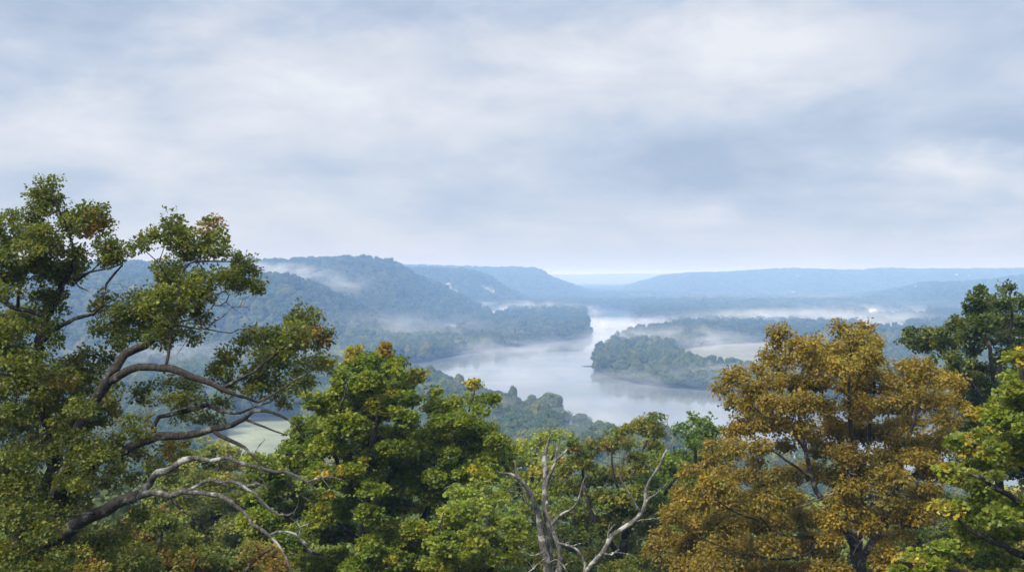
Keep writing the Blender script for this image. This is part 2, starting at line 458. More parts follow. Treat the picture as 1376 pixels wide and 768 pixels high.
# stand-out trees on the near bank
special = [
    (735, 528, 668, 1.75, 0, 'large round dark tree with a domed crown at the river edge of the near wood', 20.5),
    (781, 545, 655, 0.9, 2, 'small upright round tree standing alone beside the large domed tree on the river bank', 15),
    (716, 533, 690, 0.95, 1, 'narrow tree touching the left side of the large domed tree by the river', 17),
    (828, 563, 640, 0.7, 2, 'small bushy tree right of the lone round tree on the near shore', 8),
    (812, 566, 645, 0.6, 1, 'lowest little tree between the lone round tree and the foreground maple tops', 7),
    (672, 516, 745, 1.1, 2, 'tall dark tree at the water side of the pale tree row above the maple', 19),
]
taken = []
for px, py, D, w, var, lab, h in special:
    x = (px - 688) / F * D
    wood_tree('riverside_tree', x, D, h, w, var, lab, None)
    taken.append((x, D, 7 * w))
# the near wood and the wooded island: the nearest trees are individuals
xs, ys = candidates(160, 1500, lambda y: 9.5 + np.maximum(y - 400, 0) * 0.0022, -150, 1540, 77)
fi = field_index(xs, ys)
ok = (fi < 0)
for ox, oy in ((0, 0), (2.5, 0), (-2.5, 0), (0, 4), (0, -3)):
    ok &= ~water_mask(xs + ox, ys + oy)
for tx, ty, tr in taken: ok &= (np.hypot(xs - tx, ys - ty) > tr)
g = ground(xs, ys); u = 688 + F * xs / ys; vbase = HZ + HC * F / ys
rr = np.random.RandomState(99)
hh = rr.uniform(12.5, 19.5, len(xs)) * (1 - 0.25 * (fbm(xs / 60, ys / 60, 0, 12, 2) > 0.25))
# shorter scrub on the near bank so the river stays in view
near = (u > 640) & (u < 1000) & (ys < 700)
hh = np.where((u > 752) & (u < 1100) & (ys < 700) & (ys > 570), np.clip(hh * 0.45, 5, 9.5), np.where(ys < 900, hh * 1.1, hh))
# keep sight lines: field and shoreline windows
vt = HZ + (HC - g - hh) * F / ys
ok &= ~((u > 265) & (u < 425) & (vt < 612) & (ys < 620))
# in view windows of the photo
def visible(u, vt):
    w = (u > 540) & (u < 1000) & (vt < 612)
    return w
vis = ok & visible(u, vt) & (ys < 1500)
# in front of the island / near bank only
order = np.argsort(np.where(vis, ys, 1e9))
ind = set(order[:294][vis[order[:294]]].tolist())
for i in sorted(ind):
    x, y = float(xs[i]), float(ys[i])
    if y < 780 and u[i] < 900: lab, grp = 'blue green hazy tree packed in the wood on the near river bank', 'trees of the wood on the near river bank'
    elif y < 860: lab, grp = 'misty tree on the low shore partly behind the orange brown tree', 'trees on the misty low shore'
    elif y < 1300 and u[i] > 780: lab, grp = 'hazy dark tree in the dense wood on the river island in mid stream', 'trees of the wood on the island'
    else: lab, grp = 'hazy tree in the wood on the far left bank below the bluff', 'trees of the wood on the far left bank'
    wood_tree('riverside_tree', x, y, float(hh[i]), float(rr.uniform(0.8, 1.15)), int(rr.randint(3)), lab, grp)
rest = np.array([i for i in np.where(ok)[0] if i not in ind])

# ------------------------------------------------------------------ forests as stuff (geometry nodes on points)
def forest(name, pts, scl, wid, var, protos, label):
    me = bpy.data.meshes.new(name); n = len(pts)
    me.vertices.add(n); me.vertices.foreach_set('co', np.asarray(pts, np.float32).ravel())
    a = me.attributes.new('tree_scale', 'FLOAT_VECTOR', 'POINT')
    sv = np.stack([wid, wid, scl], -1).astype(np.float32); a.data.foreach_set('vector', sv.ravel())
    r = np.random.RandomState(len(name) + n)
    a = me.attributes.new('tree_turn', 'FLOAT', 'POINT'); a.data.foreach_set('value', r.uniform(0, 6.28, n).astype(np.float32))
    a = me.attributes.new('tree_kind', 'INT', 'POINT'); a.data.foreach_set('value', np.asarray(var, np.int32))
    o = bpy.data.objects.new(name, me); COL.objects.link(o)
    ng = bpy.data.node_groups.new(name + '_scatter', 'GeometryNodeTree')
    ng.interface.new_socket('Geometry', in_out='INPUT', socket_type='NodeSocketGeometry')
    ng.interface.new_socket('Geometry', in_out='OUTPUT', socket_type='NodeSocketGeometry')
    gi = N(ng, 'NodeGroupInput'); go = N(ng, 'NodeGroupOutput')
    def attr(nm, t):
        q = N(ng, 'GeometryNodeInputNamedAttribute', data_type=t); q.inputs['Name'].default_value = nm
        return q.outputs['Attribute']
    sc_ = attr('tree_scale', 'FLOAT_VECTOR'); tu = attr('tree_turn', 'FLOAT'); kd = attr('tree_kind', 'INT')
    cb = N(ng, 'ShaderNodeCombineXYZ'); L(ng, tu, cb.inputs[2])
    e2r = N(ng, 'FunctionNodeEulerToRotation'); L(ng, cb.outputs[0], e2r.inputs[0])
    jn = N(ng, 'GeometryNodeJoinGeometry')
    for k, pr in enumerate(protos):
        oi = N(ng, 'GeometryNodeObjectInfo'); oi.transform_space = 'ORIGINAL'
        oi.inputs['Object'].default_value = pr; oi.inputs['As Instance'].default_value = True
        cp = N(ng, 'FunctionNodeCompare', data_type='INT', operation='EQUAL')
        L(ng, kd, cp.inputs['A'] if cp.inputs['A'].type == 'INT' else cp.inputs[2]); cp.inputs[3].default_value = k
        ip = N(ng, 'GeometryNodeInstanceOnPoints')
        L(ng, gi.outputs[0], ip.inputs['Points']); L(ng, cp.outputs[0], ip.inputs['Selection'])
        L(ng, oi.outputs['Geometry'], ip.inputs['Instance']); L(ng, e2r.outputs[0], ip.inputs['Rotation']); L(ng, sc_, ip.inputs['Scale'])
        L(ng, ip.outputs[0], jn.inputs[0])
    L(ng, jn.outputs[0], go.inputs[0])
    md = o.modifiers.new('scatter', 'NODES'); md.node_group = ng
    tag(o, label, 'forest', kind='stuff')
    return o

def to_pts(x, y): return np.stack([x, y, ground(x, y) - 0.3], -1)

sel = rest
vr = rr.randint(0, 3, len(sel))
forest('floodplain_forest', to_pts(xs[sel], ys[sel]), hh[sel] / 20, rr.uniform(0.7, 1.05, len(sel)), vr, hiC, 'hazy mass of trees covering the river flats around the water')
xq, yq = candidates(560, 2100, lambda y: 4.2 + (y - 560) * 0.002, 300, 1400, 66)
wq = water_mask(xq, yq); nearw = np.zeros(len(xq), bool)
for ox, oy in ((6, 0), (-6, 0), (0, 9), (0, -9), (0, -14)): nearw |= water_mask(xq + ox, yq + oy)
okq = nearw & ~wq & (field_index(xq, yq) < 0)
uq = 688 + F * xq / yq
okq &= ~((uq > 752) & (uq < 1100) & (yq < 700))
xq, yq = xq[okq], yq[okq]
forest('riverbank_shrubs', to_pts(xq, yq), rr.uniform(0.2, 0.42, len(xq)), rr.uniform(0.38, 0.62, len(xq)), rr.randint(0, 3, len(xq)), hiC, 'low bushes crowding the edge of the river banks')
# mid and far: bigger spacing, lower detail crowns (each prototype is itself a standing tree of the bluff)
loC = [crown_mesh('crown', 31 + i, 620, 1.0, z0=1.0, rad=6.8 + 0.6 * i, nl=14 + 2 * i, col=c) for i, c in enumerate([(0.042, 0.060, 0.026), (0.052, 0.066, 0.026), (0.034, 0.054, 0.028)])]
for i, (px, D) in enumerate([(512, 2310), (470, 2300), (425, 2290)]):
    x = (px - 688) / F * D
    t = empty('hilltop_tree', (x, D, gz(x, D))); tag(t, 'tree poking above the wooded crest of the main bluff', 'tree', 'trees on the crest of the main bluff')
    loC[i].parent = t
    tr = hiT[i].copy(); COL.objects.link(tr); tr.parent = t; tr.location = (0, 0, 0); tr.scale = (1, 1, 1)
    t.scale = (0.8, 0.8, 0.75)
def sp(y): return 9.0 + (y - 1400) * 0.0042
x2, y2 = candidates(1500, 7600, sp, -160, 1540, 55)
fi2 = field_index(x2, y2)
g2 = ground(x2, y2)
# drop what lies on back slopes well below the sight line (never seen): keep front slopes and flats
ok2 = (fi2 < 0)
for ox, oy in ((0, 0), (4, 0), (-4, 0), (0, 7), (0, -5)): ok2 &= ~water_mask(x2 + ox, y2 + oy)
gaps = fbm(x2 / 260.0, y2 / 420.0, 0, 91, 3)
ok2 &= ~((g2 < 12) & (y2 > 2600) & (gaps > 0.34))
CL = [(596, 391, 24, 7, 2150), (511, 368.5, 7, 3, 2270), (654, 391, 12, 4, 3060)]
v2 = HZ + (HC - g2 - 6) * F / y2; u2 = 688 + F * x2 / y2
for cu, cv, cw, ch, cd in CL:
    ok2 &= ~((np.abs(u2 - cu) < cw + 1) & (y2 > cd - 130) & (y2 < cd + 30) & (np.abs(v2 - cv) < ch * 1.8 + 3))
x2, y2, g2 = x2[ok2], y2[ok2], g2[ok2]
grow = sp(y2) / 9.0
h2 = rr.uniform(0.5, 1.08, len(x2)) * np.clip(grow * 0.8, 1, 1.15)
w2 = rr.uniform(0.62, 0.95, len(x2)) * np.clip(grow, 1, 2.6)
isb = (g2 > 12) & (y2 < 2700)
vr2 = rr.randint(0, 3, len(x2))
P2 = np.stack([x2, y2, g2 - 0.3], -1)
forest('bluff_forest', P2[isb], h2[isb], w2[isb], vr2[isb], loC, 'blue hazed forest covering the slopes of the main bluff')
forest('valley_forest', P2[~isb], h2[~isb], w2[~isb], vr2[~isb], loC, 'pale blue far woods across the valley floor and the distant ridges')

# ------------------------------------------------------------------ foreground trees grown from traced limbs and leaf clumps
def catmull(pts, step):
    pts = np.asarray(pts, float)
    if len(pts) < 2: return pts
    p = np.vstack([2 * pts[0] - pts[1], pts, 2 * pts[-1] - pts[-2]])
    out = []
    for i in range(1, len(p) - 2):
        n = max(1, int(np.linalg.norm(p[i + 1][:3] - p[i][:3]) / step))
        for k in range(n):
            t = k / n
            out.append(0.5 * ((2 * p[i]) + (-p[i - 1] + p[i + 1]) * t + (2 * p[i - 1] - 5 * p[i] + 4 * p[i + 1] - p[i + 2]) * t * t + (-p[i - 1] + 3 * p[i] - 3 * p[i + 1] + p[i + 2]) * t ** 3))
    out.append(p[-2]); return np.array(out)

def tube_np(pts, rad, n):
    """ring sweep -> verts, quads"""
    pts = np.asarray(pts); k = len(pts)
    T = np.gradient(pts, axis=0); T /= np.linalg.norm(T, axis=1)[:, None] + 1e-9
    ref = np.array([0.31, 0.22, 0.92]) if abs(T[0][2]) < 0.9 else np.array([1.0, 0.1, 0])
    A = np.cross(T, ref); A /= np.linalg.norm(A, axis=1)[:, None] + 1e-9
    B = np.cross(T, A)
    t = np.arange(n) * 2 * math.pi / n
    V = pts[:, None] + rad[:, None, None] * (np.cos(t)[None, :, None] * A[:, None] + np.sin(t)[None, :, None] * B[:, None])
    idx = np.arange(k * n).reshape(k, n)
    q = np.stack([idx[:-1], np.roll(idx[:-1], -1, 1), np.roll(idx[1:], -1, 1), idx[1:]], -1).reshape(-1, 4)
    return V.reshape(-1, 3), q

class TubeSet:
    def __init__(s): s.V = []; s.F = []; s.n = 0
    def add(s, pts, rad, n):
        if len(pts) < 2: return
        V, q = tube_np(pts, np.asarray(rad, float), n); s.V.append(V); s.F.append(q + s.n); s.n += len(V)
    def build(s, name, mat, parent, origin):
        return mesh_np(name, np.concatenate(s.V), np.concatenate(s.F), 4, mat, parent, smooth=True, origin=origin)

DENS = 4.6
WOB = 0.10
def add_twigs(ts, w, r, every=0.22, lmin=0.15, lmax=0.6, r0=0.008):
    seg = np.linalg.norm(np.diff(w[:, :3], axis=0), axis=1).sum()
    n = int(seg / every)
    for _ in range(n):
        i = r.randint(len(w) // 4, len(w)); b = w[i, :3]
        t = w[min(i + 1, len(w) - 1), :3] - w[max(i - 1, 0), :3]; t /= np.linalg.norm(t) + 1e-9
        d = r.normal(size=3) + t * 0.9 + [0, 0, 0.25]; d /= np.linalg.norm(d)
        ln = r.uniform(lmin, lmax) * r.uniform(0.4, 1); k = 5
        s_ = np.linspace(0, 1, k)[:, None]; bend = r.normal(size=3) * 0.25 * ln
        pt = b + d * ln * s_ + bend * s_ ** 2 + r.normal(size=(k, 3)) * 0.02 * s_
        q0 = min(r0 * (0.6 + ln), w[i, 3] * 0.7)
        ts.add(pt, np.linspace(q0, 0.0025, k), 4)
        for __ in range(r.randint(0, 3)):
            j = r.randint(1, k - 1); d2 = d + r.normal(size=3) * 0.7; d2 /= np.linalg.norm(d2); l2 = ln * r.uniform(0.25, 0.55)
            ts.add(np.array([pt[j], pt[j] + d2 * l2 * 0.5 + [0, 0, 0.01], pt[j] + d2 * l2]), np.array([q0 * 0.6, q0 * 0.4, 0.002]), 3)

def leaf_quads(C, axis, nrm, size, wid, r):
    """kite shaped folded leaves: C base points"""
    side = np.cross(axis, nrm); side /= np.linalg.norm(side, axis=1)[:, None] + 1e-9
    nn = np.cross(side, axis)
    s = size[:, None]; w = wid[:, None]
    b = C; tip = C + axis * s - nn * s * 0.12
    l = C + axis * s * 0.55 + side * w + nn * s * 0.10
    q = C + axis * s * 0.55 - side * w + nn * s * 0.10
    V = np.stack([b, l, tip, q], 1).reshape(-1, 3)
    n = len(C); i = np.arange(n)[:, None] * 4
    Fc = np.concatenate([i + np.array([[0, 1, 2]]), i + np.array([[0, 2, 3]])])
    return V, Fc

def grow_tree(name, label, cat, D0, limbs, clumps, pal, seed, leaf=0.11, per=26, tuft=0.26, dens=1.0, thick=3.0, base=None,
              bark=None, limb_mat=None, twig=0.006, flat=0.6, droop=0.15, group=None, accents=(), lw=0.33, bare=(), front=(), keepd=0.0):
    """limbs/bare: [[(px,py,dD,width_px),...],...]; clumps: [(px,py,rx,ry[,dD])]; pal: [(colour, weight)]"""
    r = np.random.RandomState(seed)
    px = D0 / F
    W = []                                   # polylines in the world
    def world(pl):
        a = np.array([list(P(q[0], q[1], D0 + q[2])) + [q[3] * px / 2] for q in pl])
        return catmull(a, 0.22)
    for pl in limbs: W.append(world(pl))
    bx, by = (W[0][0][0], W[0][0][1]) if base is None else (P(base, 700, D0)[0], D0)
    z0 = gz(bx, by)
    root = empty(name, (bx, by, z0)); tag(root, label, cat, group)
    org = np.array([bx, by, z0])
    # trunk to the ground
    p0 = W[0][0]; tb = np.array([bx, by, z0 - 0.4, p0[3] * 1.5])
    W[0] = np.vstack([catmull(np.vstack([tb, (tb * 0.5 + p0 * 0.5) + [0.15, 0, 0, -0.1 * p0[3]], p0]), 0.4)[:-1], W[0]])
    ts = TubeSet()
    nodes = []; nrad = []; par = []
    for w in W:
        k = len(w)
        wob = np.stack([fbm(w[:, 0] * 1.7, w[:, 2] * 1.7, w[:, 1] * 1.7, seed + j, 2) for j in range(3)], -1) * WOB
        w[:, :3] += wob * np.clip(np.linspace(0, 1, k) * 6, 0, 1)[:, None]
        rr_ = w[:, 3] * 0.86 * (1 + 0.10 * fbm(w[:, 0] * 2.2, w[:, 2] * 2.2, w[:, 1] * 2, seed + 9, 3))
        ts.add(w[:, :3], rr_, 9)
        nodes.append(w[:, :3]); nrad.append(rr_)
    NP = np.concatenate(nodes); NR = np.concatenate(nrad)
    # attractors
    att = []; cid = []
    for ci, c in enumerate(clumps):
        cx, cy, rx, ry = c[:4]
        dd = c[4] if len(c) > 4 and c[4] is not None else r.uniform(-1, 1) * thick
        f = c[5] if len(c) > 5 else 1.0
        D = D0 + dd
        cen = P(cx, cy, D); ax = rx * D / F; az = ry * D / F; ay = min(max(ax, az) * 1.05, 2.2)
        n = int(DENS * dens * f * (ax * az * 3.14) / (3.14 * tuft ** 2) * (0.6 + 0.5 * ay / tuft)) + 3
        d = r.normal(size=(n, 3)); d /= np.linalg.norm(d, axis=1)[:, None]
        rad = r.uniform(0.12, 1, n) ** 0.42 * r.uniform(0.95, 1.13, n)
        off = d * rad[:, None] * np.array([ax, ay, az])
        q = cen + off
        # break the ellipsoid up: noise carved hollows and an uneven rim
        nz = fbm(q[:, 0] / 0.85, q[:, 1] / 0.85, q[:, 2] / 0.7, seed + 3, 2)
        keep = (nz > -0.26 + 0.62 * (rad - 0.62))
        att.append(q[keep]); cid += [ci] * int(keep.sum())
    att = np.concatenate(att); cid = np.array(cid)
    # connect each attractor to the nearest wood, nearest first
    def nearest(Q, Pn):
        best = np.full(len(Q), 1e9); bi = np.zeros(len(Q), int)
        for s0 in range(0, len(Q), 400):
            dq = Q[s0:s0 + 400, None] - Pn[None]
            dist = np.sqrt((dq ** 2).sum(-1)) + 0.35 * np.maximum(-dq[..., 2], 0)
            j = dist.argmin(1); best[s0:s0 + 400] = dist[np.arange(len(j)), j]; bi[s0:s0 + 400] = j
        return best, bi
    bd, _ = nearest(att, NP[::2])
    order = np.argsort(bd)
    cap = len(NP) + len(att) * 7 + 10
    PP = np.zeros((cap, 3)); PP[:len(NP)] = NP; cnt = len(NP)
    RR = np.zeros(cap); RR[:cnt] = NR
    sub = order
    tw_dir = np.zeros((len(att), 3))
    skel_lim = cnt
    for m, i in enumerate(sub):
        q = att[i]; Pn = PP[:cnt]
        dq = q - Pn; dist = np.sqrt((dq ** 2).sum(-1)) + 0.35 * np.maximum(-dq[:, 2], 0)
        j = int(dist.argmin()); a = Pn[j]; ln = np.linalg.norm(q - a)
        k = int(min(7, max(2, ln / 0.3)))
        t = np.linspace(0, 1, k + 1)[:, None]
        dirn = (q - a) / (ln + 1e-6)
        perp = r.normal(size=3) * 0.10 * ln; lift = np.array([0, 0, 0.10 * ln])
        path = a + (q - a) * t + (perp + lift) * np.sin(t * math.pi) + r.normal(size=(k + 1, 3)) * 0.02 * np.sin(t * math.pi)
        r0 = min(RR[j] * 0.75, 0.006 + 0.012 * ln + 0.02 * (ln > 1.0) * ln); r0 = max(r0, twig)
        rd = np.linspace(r0, twig * 0.6, k + 1)
        ts.add(path, rd, 5 if ln > 1.2 else 3)
        tw_dir[i] = dirn
        st = path[2::3]; PP[cnt:cnt + len(st)] = st; RR[cnt:cnt + len(st)] = np.maximum(rd[2::3], twig); cnt += len(st)
    ts.build('trunk', bark or M_BARK, root, org)
    if bare:
        for pl in bare:
            ws = TubeSet()
            for sub_pl in pl:
                w = world(sub_pl); k = len(w)
                wob = np.stack([fbm(w[:, 0] * 3, w[:, 2] * 3, w[:, 1] * 3, seed + 40 + j, 4) for j in range(3)], -1) * 0.11
                w[:, :3] += wob * np.clip(np.linspace(0, 1, k) * 5, 0, 1)[:, None]
                rr_ = np.maximum(w[:, 3] * (1 + 0.4 * fbm(w[:, 0] * 5, w[:, 2] * 4, w[:, 1] * 4, seed + 19, 3)), 0.006)
                rr_ = rr_ * 0.64; w[:, 3] = rr_
                ws.add(w[:, :3], rr_, 9); add_twigs(ws, w, r)
            o = ws.build('bare_limb', limb_mat or M_BARE, root, org); o['label'] = 'long bare grey limb reaching right'
    # leaves
    per = int(per * 1.6)
    n = len(att) * per
    ti = np.repeat(np.arange(len(att)), per)
    tsz = r.uniform(0.6, 1.35, len(att))
    o3 = r.normal(size=(n, 3)); o3 /= np.linalg.norm(o3, axis=1)[:, None]
    o3 *= (r.uniform(0.1, 1, n) ** 0.5)[:, None]
    o3[:, 2] *= flat
    C = att[ti] + o3 * (tuft * tsz[ti])[:, None]
    up = np.array([0, 0, 1.0])
    axis = o3 * 1.0 + tw_dir[ti] * 0.4 + r.normal(size=(n, 3)) * 0.45; axis[:, 2] -= droop
    axis /= np.linalg.norm(axis, axis=1)[:, None]
    nrm = up[None] * 0.75 + o3 * 0.6 + r.normal(size=(n, 3)) * 0.45
    sz = leaf * r.uniform(0.5, 1.45, n)
    V, Fc = leaf_quads(C, axis, nrm, sz, sz * lw * 1.25 * r.uniform(0.8, 1.3, n), r)
    # colour: per tuft pick + slow drift, per leaf variation
    pc = np.array([p[0] for p in pal]); pw = np.array([p[1] for p in pal], float); cum = np.cumsum(pw / pw.sum())
    drift = fbm(att[:, 0] / 1.3, att[:, 1] / 1.3, att[:, 2] / 1.3, seed + 77, 3) * 1.1 + 0.5
    pick = np.clip(0.55 * drift + 0.45 * r.uniform(0, 1, len(att)), 0, 0.999)
    k = np.searchsorted(cum, pick)
    k = np.clip(k, 0, len(pc) - 1)
    tc = pc[k].copy()
    for (ax_, ay_, ar, acol, amt) in accents:      # a patch of turned leaves on one part of the crown
        sx = 688 + F * att[:, 0] / att[:, 1]; sy = HZ + (HC - att[:, 2]) * F / att[:, 1]
        wgt = np.exp(-((sx - ax_) ** 2 + (sy - ay_) ** 2) / ar ** 2) > r.uniform(0, 1, len(att)) / max(amt, 0.01)
        tc[wgt] = acol
    lc = tc[ti] * np.array([1.32, 1.28, 0.92]) * (1 + 0.28 * r.uniform(-1, 1, (n, 1))) * (1 + 0.07 * r.normal(size=(n, 3)))
    odd = r.uniform(0, 1, n) < 0.05
    lc[odd] = pc[r.randint(0, len(pc), odd.sum())]
    cr = mesh_np('crown', V, Fc, 3, M_LEAF, root, col=np.repeat(np.clip(lc, 0.004, 1), 4, axis=0), origin=org)
    return root

#BEGINTREES
OLIVE = [((0.055, 0.075, 0.014), 3), ((0.085, 0.105, 0.018), 3.4), ((0.13, 0.14, 0.024), 2.4), ((0.17, 0.15, 0.03), 0.5), ((0.16, 0.095, 0.022), 0.25)]
MAPLE = [((0.065, 0.105, 0.009), 2.8), ((0.105, 0.145, 0.010), 3.5), ((0.165, 0.19, 0.014), 2.8), ((0.26, 0.23, 0.02), 1.1)]
YELLOW = [((0.11, 0.15, 0.018), 3), ((0.165, 0.20, 0.024), 3), ((0.25, 0.25, 0.035), 1.5), ((0.32, 0.24, 0.05), 0.8)]
MIXED = [((0.07, 0.10, 0.018), 3), ((0.11, 0.135, 0.022), 3), ((0.17, 0.16, 0.028), 1.6), ((0.16, 0.12, 0.022), 0.7)]
HICK = [((0.11, 0.105, 0.018), 1.2), ((0.13, 0.098, 0.014), 2.6), ((0.185, 0.134, 0.016), 4), ((0.27, 0.195, 0.026), 2.2)]
DKGRN = [((0.042, 0.066, 0.014), 3), ((0.070, 0.094, 0.018), 3), ((0.115, 0.125, 0.024), 1.8)]
SHRUB = [((0.07, 0.095, 0.018), 3), ((0.11, 0.135, 0.024), 3), ((0.17, 0.18, 0.03), 1.5), ((0.16, 0.10, 0.03), 1.0)]

# ---- the big oak at the left
oak_limbs = [
    [(20, 900, 0, 60), (22, 800, 0, 52), (40, 700, 0.2, 42), (62, 660, 0.2, 32), (74, 628, 0.3, 26), (70, 590, 0.2, 22), (56, 550, 0, 18), (48, 515, 0, 16), (50, 480, 0, 16), (52, 455, 0, 15), (62, 425, 0.2, 13), (78, 398, 0.3, 10), (92, 372, 0.2, 8), (100, 345, 0.1, 6), (96, 318, 0, 4), (85, 290, -0.2, 3), (70, 262, -0.3, 2)],
    [(52, 462, 0, 9), (68, 448, -0.3, 8), (86, 436, -0.6, 7), (100, 427, -0.8, 6), (112, 423, -0.9, 6), (128, 420, -0.9, 5), (138, 408, -0.8, 5), (140, 394, -0.7, 4.5), (144, 380, -0.6, 4), (153, 369, -0.5, 3.5), (164, 358, -0.4, 2.5)],
    [(62, 425, 0.2, 8), (40, 420, 0.6, 8), (24, 414, 0.8, 8), (8, 404, 1, 8), (-20, 395, 1.2, 7), (-60, 370, 1.3, 5)],
    [(24, 414, 0.8, 6), (26, 390, 0.6, 5), (35, 370, 0.5, 5), (42, 350, 0.4, 3)],
    [(48, 515, 0, 6), (30, 511, -0.5, 5), (12, 504, -0.8, 4), (-20, 500, -1, 4)],
    [(100, 376, 0.1, 4), (112, 368, -0.2, 4), (130, 363, -0.4, 3), (148, 362, -0.5, 2.5), (163, 358, -0.5, 2)],
    [(98, 382, 0.2, 3), (106, 378, 0.5, 3), (122, 366, 0.8, 2.5), (136, 352, 1, 2)],
    # limb 4, up the middle
    [(60, 680, 0.1, 22), (84, 645, -0.8, 20), (104, 585, -1.2, 18), (122, 545, -1.4, 17), (140, 516, -1.5, 16), (156, 494, -1.5, 15), (168, 477, -1.4, 13), (195, 463, -1.2, 12), (214, 447, -1.0, 11), (230, 435, -0.9, 8), (243, 419, -0.8, 6), (238, 398, -0.7, 5), (244, 364, -0.6, 4), (252, 354, -0.6, 3.5), (266, 348, -0.5, 3)],
    [(140, 516, -1.5, 13), (157, 506, -1.6, 13), (176, 495, -1.8, 12), (198, 492, -2, 12), (220, 494, -2.1, 12), (245, 498, -2.2, 11), (269, 509, -2.3, 9.5), (298, 521, -2.4, 7), (318, 530, -2.4, 5), (345, 540, -2.2, 4)],
    [(222, 494, -2.1, 5), (228, 470, -2.0, 4), (227, 450, -1.9, 3), (232, 435, -1.8, 2)],
    # limb 3
    [(62, 690, 0.2, 22), (95, 655, -0.2, 20), (130, 622, -0.6, 18), (170, 605, -0.8, 15), (190, 594, -0.9, 14), (210, 586, -1, 13), (232, 585, -1.1, 12), (251, 585, -1.2, 12), (268, 580, -1.2, 11), (286, 576, -1.3, 10), (312, 572, -1.4, 8), (330, 563, -1.5, 6.5), (340, 554, -1.5, 5.5), (356, 552, -1.5, 5), (377, 560, -1.6, 4), (402, 572, -1.7, 3)],
    [(286, 577, -1.3, 7), (305, 590, -1.5, 6), (327, 601, -1.6, 5), (341, 614, -1.7, 4), (356, 625, -1.8, 3), (366, 630, -1.8, 2)],
    [(332, 564, -1.5, 4), (345, 567, -1.7, 3.5), (358, 573, -1.9, 3), (372, 580, -2, 2.5), (387, 584, -2.1, 2)],
    [(207, 586, -1, 8), (206, 574, -0.9, 7), (214, 561, -0.8, 7), (235, 556, -0.7, 6.5), (262, 549, -0.7, 8), (280, 543, -0.8, 7), (301, 553, -0.9, 6), (322, 556, -1.0, 4.5), (340, 548, -1.0, 3), (362, 540, -1, 2.5)],
    # right end of the crown
    [(298, 521, -2.4, 5), (330, 505, -2.0, 4.5), (356, 486, -1.5, 4), (380, 465, -1.2, 3.5), (402, 442, -1, 3), (414, 420, -0.9, 2)],
    [(345, 540, -2.2, 4), (372, 528, -2, 3), (396, 512, -1.9, 2.5), (420, 497, -1.8, 2)],
    # first low limb root
    [(22, 790, 0, 36), (60, 728, -0.8, 25), (95, 708, -1.3, 21), (131, 688, -1.7, 19), (168, 671, -2.0, 16), (192, 661, -2.1, 13)],
    # crooked twigs of the upper right crown
    [(244, 372, -0.6, 2.5), (262, 362, -0.7, 2), (267, 350, -0.9, 2), (276, 372, -0.8, 1.6)],
    [(262, 352, -0.5, 3), (285, 352, -0.4, 2.4), (305, 352, -0.3, 2), (325, 360, -0.2, 1.6)],
    [(238, 402, -0.7, 3), (224, 372, -0.9, 2), (210, 350, -1, 1.8), (196, 340, -1.1, 1.3)],
    [(214, 352, -1, 1.8), (218, 340, -0.9, 1.4), (223, 325, -0.9, 1.2)],
]
